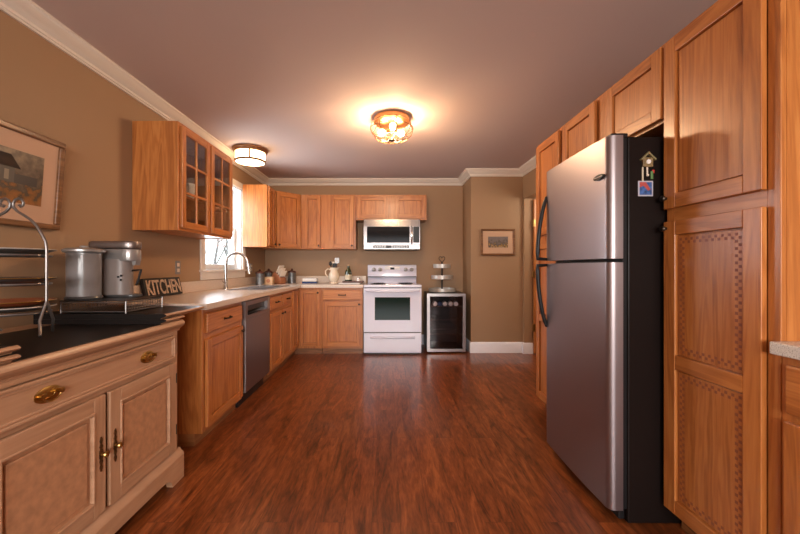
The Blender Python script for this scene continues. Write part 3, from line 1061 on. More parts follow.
# three-tier tray on the cooler
t = thing('tiered_tray', (0.755, 4.97, 0.7955), 'three-tier round galvanised tray with heart handle, on the drinks cooler', 'tiered tray')
cx, cy = 0.755, 4.97
for (r, z, h) in ((0.185, 0.802, 0.045), (0.148, 0.975, 0.052), (0.120, 1.128, 0.056)):
    m = MB()
    m.lathe([(0, z), (r - 0.004, z), (r, z + 0.004), (r + 0.004, z + h), (r + 0.001, z + h + 0.003), (r - 0.003, z + h), (r - 0.006, z + 0.007), (0, z + 0.006)], c=(cx, cy, 0), seg=32)
    m.build('tray', 'galv', t)
MB().tube([(cx, cy, 0.7955), (cx, cy, 1.215)], 0.013, 10).lathe([(0, 0.7955), (0.06, 0.7955), (0.06, 0.799), (0, 0.800)], c=(cx, cy, 0), seg=20).build('post', 'iron_dark', t)
pts = []
for k in range(25):
    a = 2 * PI * k / 24
    hx = 16 * math.sin(a) ** 3
    hz = 13 * math.cos(a) - 5 * math.cos(2 * a) - 2 * math.cos(3 * a) - math.cos(4 * a)
    pts.append((cx + hx * 0.0026, cy, 1.254 + hz * 0.0030))
MB().tube(pts[:-1], 0.005, 8, closed=True).build('handle', 'iron_dark', t)

# ------------------------------------------------------------------ things on the counter
ZK = 0.9145
SG = MB()
def tilt(o, ax, ang): return Matrix.Translation(o) @ Matrix.Rotation(ang, 4, ax)


t = thing('kitchen_sign', (-1.745, 2.85, ZK), 'black board sign reading KITCHEN in cream letters, leaning on the backsplash', 'sign')
mx = Matrix.Translation((-1.748, 2.575, ZK)) @ Matrix.Rotation(-0.22, 4, 'Y')
MB().box(-0.028, 0.0, 0, 0.455, 0.006, 0.150, 0, 0.003, mx).build('board', 'sign_black', t)
cu = bpy.data.curves.new('lettering', 'FONT')
cu.body = 'KITCHEN'
cu.size = 0.15
cu.extrude = 0.0015
cu.offset = 0.0022
to = bpy.data.objects.new('lettering_tmp', cu)
COL.objects.link(to)
dg = bpy.context.evaluated_depsgraph_get()
me = bpy.data.meshes.new_from_object(to.evaluated_get(dg))
bpy.data.objects.remove(to)
bm = bmesh.new()
bm.from_mesh(me)
xs_ = [v.co.x for v in bm.verts]
ys_ = [v.co.y for v in bm.verts]
sxx, syy = 0.415 / (max(xs_) - min(xs_)), 0.115 / (max(ys_) - min(ys_))
T = mx @ Matrix.Translation((0.002, 0.022, 0.021)) @ Matrix(((0, 0, 1, 0), (1, 0, 0, 0), (0, 1, 0, 0), (0, 0, 0, 1))) @ Matrix.Diagonal((sxx, syy, 1, 1)) @ Matrix.Translation((-min(xs_), -min(ys_), 0))
L_ = MB().add(bm, 0, T)
L_.build('lettering', 'letter', t, smooth=False)
bpy.data.meshes.remove(me)

# canisters and knife block in the corner
def canister(x, y, r, h, label):
    t = thing('canister', (x, y, ZK), label, 'canister', 'tin canisters in the counter corner')
    m = MB().lathe([(0, 0), (r, 0), (r, 0.004), (r * 0.985, 0.008), (r * 0.985, h - 0.008), (r, h - 0.004), (r, h), (0, h)], c=(x, y, ZK), seg=26)
    m.tube([(x + r * math.cos(2 * PI * k / 26), y + r * math.sin(2 * PI * k / 26), ZK + h * 0.3) for k in range(26)], 0.003, 6, closed=True)
    m.build('body', 'tin', t)
    m = MB().lathe([(0, h), (r * 1.06, h), (r * 1.06, h + 0.014), (r * 0.9, h + 0.022), (r * 0.35, h + 0.030), (0.012, h + 0.034), (0.017, h + 0.046), (0.010, h + 0.056), (0, h + 0.058)], c=(x, y, ZK), seg=26)
    m.build('lid', 'wood_dark', t)


canister(-1.665, 4.62, 0.055, 0.145, 'grey tin canister with dark knobbed lid, nearest the outlet on the left wall')
canister(-1.690, 5.02, 0.050, 0.150, 'grey tin canister with dark lid, behind the small pine box')
canister(-1.375, 5.08, 0.056, 0.150, 'tall grey tin canister with dark lid, right of the knife block')
t = thing('pine_box', (-1.57, 4.70, ZK), 'small pale pine box with round hole cut in its front, before the knife block', 'box')
m = MB().box(-1.622, -1.518, 4.655, 4.745, ZK, ZK + 0.10, 0, 0.004)
m.build('case', 'wood_light', t)
mm = MB()
mm.lathe([(0, 0), (0.026, 0), (0.026, 0.002), (0, 0.002)], c=(-1.57, 4.6555, ZK + 0.05), seg=18, axis=-1)
mm.build('hole', 'wood_red', t)

t = thing('knife_block', (-1.50, 4.86, ZK), 'beech knife block full of cream-handled knives in the counter corner', 'knife block')
kb = Matrix.Translation((-1.50, 4.86, ZK)) @ Matrix.Rotation(-0.45, 4, 'Z')
MB().prism([(-0.085, 0), (0.085, 0), (0.085, 0.075), (-0.02, 0.165), (-0.085, 0.09)], 1, -0.055, 0.055, 0, kb, 0.004).build('block', 'wood_red', t)
n_ = 0
for r_ in range(3):
    for c_ in range(4):
        n_ += 1
        q = 0.02 + 0.03 * r_
        px, pz = -0.02 + 0.105 * (q / 0.105), 0.165 - 0.09 * (q / 0.105)
        d = Vector((0.50, 0, 0.866))
        p0 = Vector((px, -0.04 + 0.027 * c_, pz))
        L1 = 0.115 - 0.012 * r_
        m = MB()
        m.tube([p0 - d * 0.002, p0 + d * 0.012], 0.0075, 8, mx=kb, mi=1)
        m.tube([p0 + d * 0.012, p0 + d * (0.03 + L1 * 0.4), p0 + d * L1], [0.0095, 0.0085, 0.011], 8, mx=kb)
        m.build('knife_handle', ['ivory', 'steel'], t)

# white dish with blue base
t = thing('butter_dish', (-1.10, 5.02, ZK), 'low white dish with a navy base on the back counter left of the pitcher', 'dish')
MB().box(-1.205, -0.995, 4.96, 5.08, ZK, ZK + 0.024, 0, 0.006).build('base', 'navy', t)
MB().box(-1.20, -1.0, 4.965, 5.075, ZK + 0.024, ZK + 0.075, 0, 0.012, seg=3).build('cover', 'china', t)

# pitcher with utensils
px, py = -0.755, 4.96
t = thing('pitcher', (px, py, ZK), 'cream ceramic pitcher holding utensils on the back counter', 'pitcher')
m = MB()
pr = [(0, 0), (0.050, 0), (0.052, 0.012), (0.044, 0.022), (0.066, 0.055), (0.077, 0.095), (0.070, 0.135), (0.052, 0.170), (0.048, 0.190), (0.060, 0.222), (0.055, 0.222), (0.043, 0.190), (0.046, 0.170), (0.062, 0.135), (0.068, 0.095), (0.05, 0.05), (0, 0.04)]
bm = bmesh.new()
m0 = MB().lathe(pr, c=(0, 0, 0), seg=30)
for i, v in enumerate(m0.v):
    if v.z > 0.185 and v.x > 0:
        k = (v.z - 0.185) / 0.037
        a = max(0, v.x / max(1e-6, math.hypot(v.x, v.y)))
        m0.v[i] = Vector((v.x + 0.028 * k * a ** 6, v.y, v.z + 0.012 * k * a ** 6))
m0.v = [v + Vector((px, py, ZK)) for v in m0.v]
bm.free()
m0.build('body', 'cream', t)
MB().tube([(px - 0.045, py, ZK + 0.19), (px - 0.085, py, ZK + 0.205), (px - 0.118, py, ZK + 0.175), (px - 0.115, py, ZK + 0.13), (px - 0.085, py, ZK + 0.09), (px - 0.066, py, ZK + 0.085)], 0.009, 10).build('handle', 'cream', t)


def utensil(name, label, dx, dy, lx, ly, top, head, mt, hm):
    m = MB()
    a, b = Vector((px + dx * 0.4, py + dy * 0.4, ZK + 0.052)), Vector((px + lx, py + ly, top))
    m.tube([a, (a + b) / 2, b], 0.006, 8)
    t_ = tag(m.build(name, mt), label, 'utensil', 'utensils in the cream pitcher')
    m = MB()
    d = (b - a).normalized()
    if head == 'spoon':
        m.ball(b + d * 0.028, 0.03, sc_=(0.75, 0.3, 1.1))
    elif head == 'turner':
        m.box(b.x - 0.032, b.x + 0.032, b.y - 0.003, b.y + 0.003, b.z - 0.004, b.z + 0.075, 0, 0.002)
    elif head == 'whisk':
        for k in range(4):
            c, s = math.cos(PI * k / 4), math.sin(PI * k / 4)
            m.tube([b + Vector((c * 0.026 * math.sin(q * PI / 8), s * 0.026 * math.sin(q * PI / 8), 0.085 * q / 8)) for q in range(5)] + [b + Vector((c * 0.026 * math.cos(q * PI / 8), s * 0.026 * math.cos(q * PI / 8), 0.0425 + 0.04 * math.sin(q * PI / 8))) for q in range(1, 5)], 0.002, 5)
    else:
        m.box(b.x - 0.018, b.x + 0.018, b.y - 0.006, b.y + 0.006, b.z, b.z + 0.05, 0, 0.005)
    m.build('utensil_head', hm, t_)


utensil('spoon', 'dark spoon leaning left out of the cream pitcher', -0.02, 0, -0.045, 0.0, 1.165, 'spoon', 'black', 'black')
utensil('spatula', 'pale spatula standing near the middle of the cream pitcher', 0, 0.02, -0.018, 0.02, 1.17, 'scraper', 'wood_light', 'ivory')
utensil('turner', 'black slotted turner in the middle of the cream pitcher', 0, -0.02, 0.012, -0.015, 1.12, 'turner', 'black', 'black')
utensil('masher', 'tall grey metal turner leaning right out of the cream pitcher', 0.02, 0.01, 0.042, 0.01, 1.20, 'turner', 'steel', 'silver_pl')
utensil('red_spoon', 'red-brown wooden spoon at the right of the cream pitcher', 0.01, 0.04, 0.020, 0.036, 1.17, 'spoon', 'wood_red', 'wood_red')

tag(MB().box(-0.67, -0.385, 4.80, 5.00, ZK, ZK + 0.012, 0, 0.004).build('cutting_board', 'white_pl'), 'white cutting board on the back counter beside the range', 'cutting board')
t = thing('wooden_tray', (-0.485, 4.98, ZK + 0.0125), 'dark wooden tray under the green bottle, beside the range', 'tray')
m = MB().box(-0.63, -0.345, 4.90, 5.06, ZK + 0.0125, ZK + 0.022, 0, 0.002)
m.build('bottom', 'wood_dark', t)
MB().cells([-0.63, -0.62, -0.355, -0.345], [4.90, 4.91, 5.05, 5.06], [(1, 1)], ZK + 0.022, ZK + 0.036, 2).build('rim', 'wood_dark', t)
t = thing('oil_bottle', (-0.555, 4.98, ZK + 0.0225), 'squat green glass bottle with paper label, standing on the dark tray', 'bottle')
bz = ZK + 0.0225
MB().lathe([(0, 0), (0.044, 0), (0.048, 0.006), (0.048, 0.125), (0.040, 0.155), (0.020, 0.185), (0.016, 0.212), (0.018, 0.214), (0.018, 0.226), (0, 0.226)], c=(-0.555, 4.98, bz), seg=24).build('body', 'green_gl', t)
MB().lathe([(0.0486, 0.03), (0.0492, 0.03), (0.0492, 0.10), (0.0486, 0.10)], c=(-0.555, 4.98, bz), seg=24).build('paper_label', 'label', t)
MB().lathe([(0, 0.226), (0.015, 0.226), (0.015, 0.240), (0, 0.242)], c=(-0.555, 4.98, bz), seg=16).build('cap', 'wood_light', t)
t = thing('salt_shaker', (-0.415, 4.97, bz), 'small glass shaker with silver top on the dark tray', 'shaker')
MB().lathe([(0, 0), (0.024, 0), (0.026, 0.01), (0.018, 0.045), (0, 0.045)], c=(-0.415, 4.97, bz), seg=16).build('jar', 'china', t)
MB().lathe([(0.019, 0.045), (0.020, 0.055), (0.012, 0.068), (0, 0.070)], c=(-0.415, 4.97, bz), seg=16).build('cap', 'chrome', t)


# outlets
def outlet(y, z, label, x=XL):
    t = thing('wall_outlet', (x, y, z), label, 'outlet', 'outlets on the left wall')
    MB().box(x, x + 0.006, y - 0.036, y + 0.036, z - 0.058, z + 0.058, 0, 0.002).build('plate', 'iron', t)
    for dz in (-0.024, 0.024):
        MB().box(x + 0.006, x + 0.0085, y - 0.017, y + 0.017, z + dz - 0.015, z + dz + 0.015, 0, 0.001).build('socket', 'ivory', t)


outlet(3.07, 1.140, 'metal wall outlet plate above the KITCHEN sign, below the glass-door cabinet')
outlet(4.72, 1.135, 'metal wall outlet plate beside the tin canisters in the corner')


# pictures
def picture(mx, wd, h, fw, mw, name, label, pm, fmat):
    t = thing(name, mx.translation, label, 'picture')
    m = MB()
    for (a, b, c, d) in ((0, wd, 0, fw), (0, wd, h - fw, h), (0, fw, fw, h - fw), (wd - fw, wd, fw, h - fw)):
        m.box(a, b, c, d, 0, 0.026, 0, 0.006, mx)
    m.build('frame', fmat, t)
    MB().cells([0, 1, 2, 3], [0, 1, 2, 3], [(1, 1)], 0, 1, 2)
    m = MB()
    m.box(fw - 0.002, wd - fw + 0.002, fw - 0.002, h - fw + 0.002, 0.002, 0.012, 0, 0, mx)
    m.build('mat_board', 'mat_board', t)
    MB().box(fw + mw, wd - fw - mw, fw + mw * 1.1, h - fw - mw * 1.1, 0.012, 0.0135, 0, 0, mx).build('print', pm, t)
    return t


tl = Matrix.Translation((XL + 0.004, 1.275, 1.345)) @ Matrix.Rotation(0.075, 4, 'Y')
mx = tl @ Matrix(((0, 0, 1, 0), (1, 0, 0, 0), (0, 1, 0, 0), (0, 0, 0, 1)))
pic = picture(mx, 0.665, 0.475, 0.030, 0.075, 'framed_picture', 'large framed autumn farm print in wide cream mat on the left wall', 'print_big', 'frame_gold')
# farmhouse of the print: flat painted shapes a hair over the paper
m = MB()
m.box(0.25, 0.42, 0.205, 0.285, 0.0135, 0.0140, 0, 0, mx)
m.prism([(0.22, 0.275), (0.45, 0.275), (0.40, 0.335), (0.28, 0.335)], 2, 0.0135, 0.0141, 1, mx)
m.box(0.42, 0.53, 0.205, 0.250, 0.0135, 0.0140, 1, 0, mx)
for k in range(3):
    m.box(0.285 + 0.045 * k, 0.305 + 0.045 * k, 0.215, 0.262, 0.0140, 0.0144, 2, 0, mx)
m.build('painted_house', [plain('house_grey', (0.10, 0.085, 0.07), 0.5), plain('roof_grey', (0.055, 0.045, 0.04), 0.5), plain('window_pale', (0.26, 0.21, 0.15), 0.5)], pic)
mx = FB(1.236, YJ - 0.002, 1.300)
picture(mx, 0.455, 0.352, 0.026, 0.070, 'framed_picture', 'small framed print with pale mat on the wall right of the cooler', 'print_small', 'frame_gold')

# ------------------------------------------------------------------ hutch with flip-top leaves
HX = -1.140
t = thing('buffet_hutch', (-1.45, 1.425, 0), 'bleached maple buffet with black flip-top, one drawer and two doors, against the left wall', 'buffet')
MP = ['maple_v', 'maple_h', 'burl', 'black_lam']
m = MB()
m.box(-1.78, HX - 0.012, 0.93, 1.92, 0.10, 0.80, 0)
m.box(HX - 0.012, HX, 0.93, 0.965, 0.10, 0.80, 0)
m.box(HX - 0.012, HX, 1.885, 1.92, 0.10, 0.80, 0)
m.box(HX - 0.012, HX, 0.965, 1.885, 0.785, 0.80, 1)
m.box(HX - 0.012, HX, 0.965, 1.885, 0.640, 0.656, 1)
m.box(HX - 0.012, HX, 0.965, 1.885, 0.10, 0.175, 1)
m.build('case', MP, t)
# fixed top
m = MB()
def ogee(z0, z1, xf):
    d = z1 - z0
    return [(-1.78, z0), (xf - 0.030, z0), (xf - 0.028, z0 + d * 0.18), (xf - 0.016, z0 + d * 0.34), (xf - 0.004, z0 + d * 0.52), (xf, z0 + d * 0.68), (xf - 0.003, z0 + d * 0.85), (xf - 0.012, z1), (-1.78, z1)]
m.prism(ogee(0.800, 0.857, -1.112), 1, 0.905, 1.945, 1)
m.prism([(-1.78, 0.8572), (-1.795, 0.8572), (-1.795, 0.80), (-1.78, 0.80)], 1, 0.905, 1.945, 1)
m.box(-1.66, -1.135, 1.078, 1.780, 0.8570, 0.8584, 3)
m.build('top', MP, t)


def leaf(y0, y1, z0, z1, end):
    bm = bmesh.new()
    mb = MB().prism(ogee(z0, z1, -1.112), 1, y0, y1, 1)
    for i, f in enumerate(mb.f):      # seam end and upper face are black, moulded edges maple
        vs = [mb.v[k] for k in f]
        n = (vs[1] - vs[0]).cross(vs[2] - vs[0])
        if all(abs(v.y - end) < 1e-6 for v in vs) or all(abs(v.z - z1) < 1e-6 for v in vs):
            mb.mi[i] = 3
    bm.free()
    return mb


for (y0, y1, z0, z1, end) in ((1.782, 1.945, 0.8575, 0.882, 1.782), (1.782, 2.150, 0.8825, 0.9085, 1.782), (0.905, 1.076, 0.8575, 0.882, 1.076), (0.700, 1.076, 0.8825, 0.9085, 1.076)):
    leaf(y0, y1, z0, z1, end).build('top_leaf', MP, t)


def bead_frame(mb, mx, u0, u1, v0, v1, wd, hgt, mi=1):
    for (a, b, c, d) in ((u0, u1, v0, v0 + wd), (u0, u1, v1 - wd, v1), (u0, u0 + wd, v0 + wd, v1 - wd), (u1 - wd, u1, v0 + wd, v1 - wd)):
        mb.box(a, b, c, d, 0, hgt, mi, min(wd, hgt) * 0.3, mx)


mx = FL(HX, 0.970, 0.660)
m = MB()
m.box(0, 0.910, 0, 0.122, 0, 0.008, 1, 0.002, mx)
bead_frame(m, mx, 0, 0.910, 0, 0.122, 0.012, 0.017, 1)
bead_frame(m, mx, 0.012, 0.898, 0.012, 0.110, 0.010, 0.012, 1)
dr_ = m.build('drawer', MP, t)
for y in (1.18, 1.67):
    mx = FL(HX + 0.008, y, 0.722)
    m = MB()
    m.lathe([(0, 0.0), (1, 0.0), (1, 0.003), (0.86, 0.005), (0, 0.005)], seg=32, mx=mx @ Matrix.Diagonal((0.047, 0.027, 1, 1)))
    for s in (-1, 1):
        m.lathe([(0, 0), (0.008, 0), (0.008, 0.012), (0.010, 0.017), (0, 0.020)], seg=12, mx=mx @ Matrix.Translation((s * 0.032, 0.004, 0.004)))
    m.tube([(0.032 * math.cos(PI + PI * k / 12), 0.004 + 0.026 * math.sin(PI + PI * k / 12), 0.020 - 0.006 * math.sin(PI * k / 12)) for k in range(13)], 0.0032, 8, mx=mx)
    m.tube([(0.020 * math.cos(2 * PI * k / 20), 0.011 * math.sin(2 * PI * k / 20), 0.006) for k in range(20)], 0.002, 6, closed=True, mx=mx)
    m.build('handle', 'brass', dr_)
for (y0, kn) in ((0.968, 1), (1.437, 0)):
    wd, h = 0.447, 0.462
    mx = FL(HX, y0, 0.177)
    m = MB()
    st = 0.058
    m.box(0, st, 0, h, 0, 0.016, 0, 0.003, mx)
    m.box(wd - st, wd, 0, h, 0, 0.016, 0, 0.003, mx)
    m.box(st, wd - st, 0, st, 0, 0.016, 1, 0.003, mx)
    m.box(st, wd - st, h - st, h, 0, 0.016, 1, 0.003, mx)
    bead_frame(m, mx, st - 0.004, wd - st + 0.004, st - 0.004, h - st + 0.004, 0.010, 0.021, 1)
    m.box(st, wd - st, st, h - st, 0, 0.005, 2, 0, mx)
    m.box(st + 0.022, wd - st - 0.022, st + 0.022, h - st - 0.022, 0.004, 0.012, 2, 0.005, mx)
    d = m.build('door', MP, t)
    u = wd - 0.025 if kn else 0.025
    m = MB()
    prof = [(-0.002, -0.068), (0.002, -0.068), (0.007, -0.052), (0.0035, -0.04), (0.008, -0.03), (0.005, -0.02), (0.009, -0.012), (0.009, 0.012), (0.005, 0.02), (0.008, 0.03), (0.0035, 0.04), (0.007, 0.052), (0.002, 0.068)]
    prof += [(-q[0], q[1]) for q in prof[::-1]]
    m.prism(prof, 2, 0.016, 0.019, 0, mx @ Matrix.Translation((u, 0.235, 0)))
    es = m.build('escutcheon', 'brass_dark', d)
    knob_mesh(mx @ Matrix.Translation((u, 0.235, 0.018)), 0.013).build('knob', 'brass', d)
    for v in (0.08, h - 0.11):
        uu = -0.004 if kn else wd + 0.004
        MB().tube([(uu, v, 0.012), (uu, v + 0.05, 0.012)], 0.005, 8, mx=mx).build('hinge', 'bronze', d)
# bracket-foot plinth
m = MB()
pl = [(0.905, 0), (1.005, 0), (1.015, 0.03), (1.045, 0.05), (1.10, 0.055), (1.75, 0.055), (1.805, 0.05), (1.835, 0.03), (1.845, 0), (1.945, 0), (1.945, 0.125), (0.905, 0.125)]
m.prism(pl, 0, HX - 0.01, HX + 0.022, 1)
m.prism([(HX - 0.01, 0.125), (HX + 0.022, 0.125), (HX + 0.018, 0.138), (HX + 0.006, 0.148), (HX, 0.160), (HX - 0.01, 0.160)], 1, 0.905, 1.945, 1)
m.box(-1.78, HX - 0.01, 0.905, 0.93, 0, 0.14, 1)
m.box(-1.78, HX - 0.01, 1.92, 1.945, 0, 0.14, 1)
m.build('plinth', MP, t)

# ------------------------------------------------------------------ tiered plate stand on the hutch
sxx_, syy_, sz_ = -1.600, 1.51, 0.8590
t = thing('plate_stand', (sxx_, syy_, sz_), 'grey iron three-tier plate stand with scrolled top on the buffet', 'plate stand')
m = MB()
hw, yw = 0.148, 0.0
for s in (-1, 1):
    pts = []
    # post, shoulder, scroll
    for x, z in ((hw, 0.13), (hw, 0.24), (hw, 0.365), (0.143, 0.395), (0.130, 0.420), (0.108, 0.458), (0.082, 0.486), (0.052, 0.506), (0.024, 0.522), (0.008, 0.540),
                 (0.006, 0.556), (0.014, 0.571), (0.028, 0.578), (0.042, 0.573), (0.050, 0.560), (0.047, 0.547), (0.037, 0.543), (0.031, 0.550)):
        pts.append((sxx_ + s * x, syy_, sz_ + z))
    m.tube(pts, 0.0055, 8)
    for dy in (-1, 1):
        m.tube([(sxx_ + s * hw, syy_, sz_ + 0.14), (sxx_ + s * hw, syy_ + dy * 0.03, sz_ + 0.06), (sxx_ + s * hw - dy * s * 0.022, syy_ + dy * 0.050, sz_ + 0.02), (sxx_ + s * hw - dy * s * 0.036, syy_ + dy * 0.066, sz_ + 0.004)], 0.0055, 8)
m.build('frame', 'iron', t)
RZ = (0.092, 0.213, 0.335)
for z in RZ:
    m = MB()
    m.tube([(sxx_ + 0.122 * math.cos(2 * PI * k / 36), syy_ + 0.122 * math.sin(2 * PI * k / 36), sz_ + z) for k in range(36)], 0.0055, 8, closed=True)
    for s in (-1, 1):
        m.tube([(sxx_ + s * 0.120, syy_, sz_ + z), (sxx_ + s * hw, syy_, sz_ + z)], 0.005, 8)
    m.build('ring', 'iron', t)


def plate(z, r, mt, rim, label):
    m = MB()
    m.lathe([(0, 0.0), (r * 0.62, 0.0), (r * 0.70, 0.003), (r * 0.97, 0.016), (r, 0.020), (r * 0.985, 0.023), (r * 0.68, 0.009), (r * 0.6, 0.006), (0, 0.006)], c=(sxx_, syy_, z), seg=44)
    p = tag(m.build('plate', mt), label, 'plate', 'plates on the iron stand')
    MB().tube([(sxx_ + (r + 0.0012) * math.cos(2 * PI * k / 44), syy_ + (r + 0.0012) * math.sin(2 * PI * k / 44), z + 0.0205) for k in range(44)], 0.0028, 6, closed=True).build('rim', rim, p)


plate(sz_ + RZ[0] + 0.0055, 0.138, 'plate_dark', 'galv', 'dark plate with silver rim under the rust plate, bottom tier of the iron stand')
plate(sz_ + RZ[0] + 0.029, 0.138, 'copper_pl', 'brass', 'rust red plate lying uppermost on the bottom tier of the iron stand')
plate(sz_ + RZ[1] + 0.0055, 0.138, 'plate_dark', 'brass', 'dark rimmed plate on the middle tier of the iron stand')
plate(sz_ + RZ[2] + 0.0055, 0.138, 'plate_dark', 'galv', 'dark rimmed plate on the top tier of the iron stand')

# ------------------------------------------------------------------ pod rack and coffee maker
zr = 0.9090
t = thing('pod_drawer', (-1.50, 1.95, zr), 'wire and smoky glass coffee pod drawer under the coffee maker', 'rack')
x0, x1, y0, y1, z1 = -1.665, -1.335, 1.808, 2.098, 0.974
m = MB()
for (x, y) in ((x0, y0), (x1, y0), (x0, y1), (x1, y1)):
    m.tube([(x, y, zr), (x, y, z1 - 0.003)], 0.004, 8)
for z in (zr + 0.008, z1 - 0.010):
    m.tube([(x0, y0, z), (x1, y0, z), (x1, y1, z), (x0, y1, z)], 0.0032, 8, closed=True)
m.build('frame', 'iron', t)
m = MB()
for x in (x0, x1):
    m = MB()
    for k in range(1, 14):
        y = y0 + (y1 - y0) * k / 14
        m.tube([(x, y, zr + 0.008), (x, y, z1 - 0.01)], 0.0015, 5)
    for z in (zr + 0.022, zr + 0.036):
        m.tube([(x, y0, z), (x, y1, z)], 0.0015, 5)
    m.build('side_wire', 'iron', t)
MB().box(x0 + 0.006, x1 - 0.006, y0 - 0.002, y0 + 0.002, zr + 0.012, z1 - 0.013).build('front_panel', 'clear_pl', t)
MB().box(x0 - 0.004, x1 + 0.004, y0 - 0.004, y1 + 0.004, z1 - 0.004, z1, 0, 0.0015).build('top_panel', 'black', t)
MB().box(x0 + 0.012, x1 - 0.012, y0 + 0.01, y1 - 0.01, zr + 0.004, zr + 0.008).build('tray', 'iron_dark', t)

t = thing('coffee_maker', (-1.58, 1.95, z1 + 0.0005), 'grey single-serve coffee maker with round water tank, on the pod drawer', 'coffee maker')
zc = z1 + 0.0005
tx, ty, tr_ = -1.628, 1.902, 0.080
MB().lathe([(0, zc), (tr_, zc), (tr_ + 0.002, zc + 0.006), (tr_ - 0.002, zc + 0.016), (0, zc + 0.016)], c=(tx, ty, 0), seg=32).build('tank_base', 'gray_dark', t)
MB().lathe([(tr_ - 0.006, zc + 0.016), (tr_ - 0.005, zc + 0.245), (tr_ - 0.008, zc + 0.245), (tr_ - 0.009, zc + 0.020), (0, zc + 0.019), (0, zc + 0.016)], c=(tx, ty, 0), seg=36).build('water_tank', 'tank', t)
MB().lathe([(0, zc + 0.018), (tr_ - 0.011, zc + 0.018), (tr_ - 0.011, zc + 0.06), (0, zc + 0.06)], c=(tx, ty, 0), seg=32).build('water', 'clear_pl', t)
MB().lathe([(0, zc + 0.246), (tr_ + 0.006, zc + 0.246), (tr_ + 0.012, zc + 0.252), (tr_ + 0.012, zc + 0.262), (tr_, zc + 0.268), (tr_ * 0.5, zc + 0.274), (0.02, zc + 0.275), (0.018, zc + 0.284), (0, zc + 0.285)], c=(tx, ty, 0), seg=36).build('tank_lid', 'silver_pl', t)


def stadium(x0, x1, y0, y1, n=10):
    r = (y1 - y0) / 2
    yc = (y0 + y1) / 2
    p = [(x0, y1 - 0.01), (x0, y0 + 0.01), (x0 + 0.01, y0)]
    p += [(x1 - r + r * math.sin(PI * k / n), yc - r * math.cos(PI * k / n)) for k in range(n + 1)]
    p += [(x0 + 0.01, y1)]
    return p


MB().prism(stadium(-1.715, -1.430, 2.004, 2.106), 2, zc, zc + 0.014, 0, None, 0.003).build('drip_base', 'gray_dark', t)
MB().prism(stadium(-1.712, -1.482, 1.996, 2.104), 2, zc + 0.014, zc + 0.215, 0).build('body', 'gray_pl', t)
MB().prism(stadium(-1.712, -1.440, 2.001, 2.109), 2, zc + 0.205, zc + 0.272, 0, None, 0.004).build('brew_head', 'silver_pl', t)
MB().prism(stadium(-1.695, -1.436, 1.999, 2.111), 2, zc + 0.272, zc + 0.318, 0, None, 0.010).build('lid', 'steel_dark', t)
MB().prism([(-1.470, zc + 0.205), (-1.445, zc + 0.205), (-1.450, zc + 0.180), (-1.465, zc + 0.180)], 1, 2.035, 2.075).build('nozzle', 'silver_pl', t)
m = MB()
m.tube([(-1.477, 2.050, zc + 0.150), (-1.425, 2.050, zc + 0.155), (-1.445, 2.050, zc + 0.085), (-1.455, 2.050, zc + 0.065)], 0.0065, 8)
m.build('lever', 'black', t)
for (dx, dz) in ((-0.004, 0.115), (0.012, 0.122), (0.010, 0.098)):
    MB().lathe([(0, 0), (0.006, 0), (0.006, 0.003), (0, 0.004)], seg=12, c=(-1.512 + dx, 1.9962, zc + dz), axis=-1).build('button', 'black', t)

# ------------------------------------------------------------------ right side: pantry, tall cabinet, over-fridge cabinet
PX = 1.225
t = thing('pantry_cabinet', (1.51, 1.333, 0), 'tall oak pantry nearest the camera with a red-brown checker stencil on its lower door', 'cabinet', 'tall oak cabinets round the refrigerator')
m = MB()
m.box(PX + 0.019, XR - 0.002, 1.107, 1.559, 0.09, 2.135, 0)
m.box(PX, PX + 0.019, 1.107, 1.147, 0.09, 2.135, 0, 0.002)
m.box(PX, PX + 0.019, 1.519, 1.559, 0.09, 2.135, 0, 0.002)
for (a, b) in ((2.09, 2.135), (1.330, 1.405), (0.09, 0.13)):
    m.box(PX + 0.0005, PX + 0.019, 1.147, 1.519, a, b, 1)
m.build('carcass', OAK, t)
MB().box(PX + 0.06, XR - 0.002, 1.112, 1.554, 0, 0.09).build('toe_kick', 'oak_dark', t)
put_door(t, FR(PX, 1.144, 1.395), 0.405, 0.715, knob=(0.390, 0.045), st=0.06)
mx = FR(PX, 1.144, 0.105)
dm = door_mesh(mx, 0.405, 1.235, st=0.06, mid=0.64)
sq = 0.0125
tt = 0.023 - 0.011
for (v0, v1) in ((0.06, 0.61), (0.67, 1.175)):
    a, b, c, d = 0.06 + 0.012, 0.345 - 0.012, v0 + 0.014, v1 - 0.014
    nu, nv = int((b - a) / sq), int((d - c) / sq)
    su, sv = (b - a) / nu, (d - c) / nv
    for i in range(nu):
        for jx in range(nv):
            if (i + jx) % 2 == 0 and (i < 2 or i >= nu - 2 or jx < 2 or jx >= nv - 2):
                dm.box(a + i * su + 0.001, a + (i + 1) * su - 0.001, c + jx * sv + 0.001, c + (jx + 1) * sv - 0.001, tt - 0.001, tt + 0.0004, 2, 0, mx)
d = dm.build('door', OAK + ['stencil'], t)
knob_mesh(mx @ Matrix.Translation((0.390, 1.205, 0.02))).build('knob', 'bronze', d)

t = thing('tall_cabinet', (1.51, 2.715, 0), 'tall oak cabinet beyond the refrigerator at the far end of the right run', 'cabinet', 'tall oak cabinets round the refrigerator')
m = MB()
m.box(PX, XR - 0.002, 2.490, 2.912, 0.08, 2.135, 0, 0.002)
m.build('carcass', OAK, t)
MB().box(PX + 0.06, XR - 0.002, 2.495, 2.907, 0, 0.08).build('toe_kick', 'oak_dark', t)
put_door(t, FR(PX, 2.508, 1.395), 0.375, 0.715, st=0.055)
put_door(t, FR(PX, 2.508, 0.105), 0.375, 1.235, st=0.055, mid=0.64)

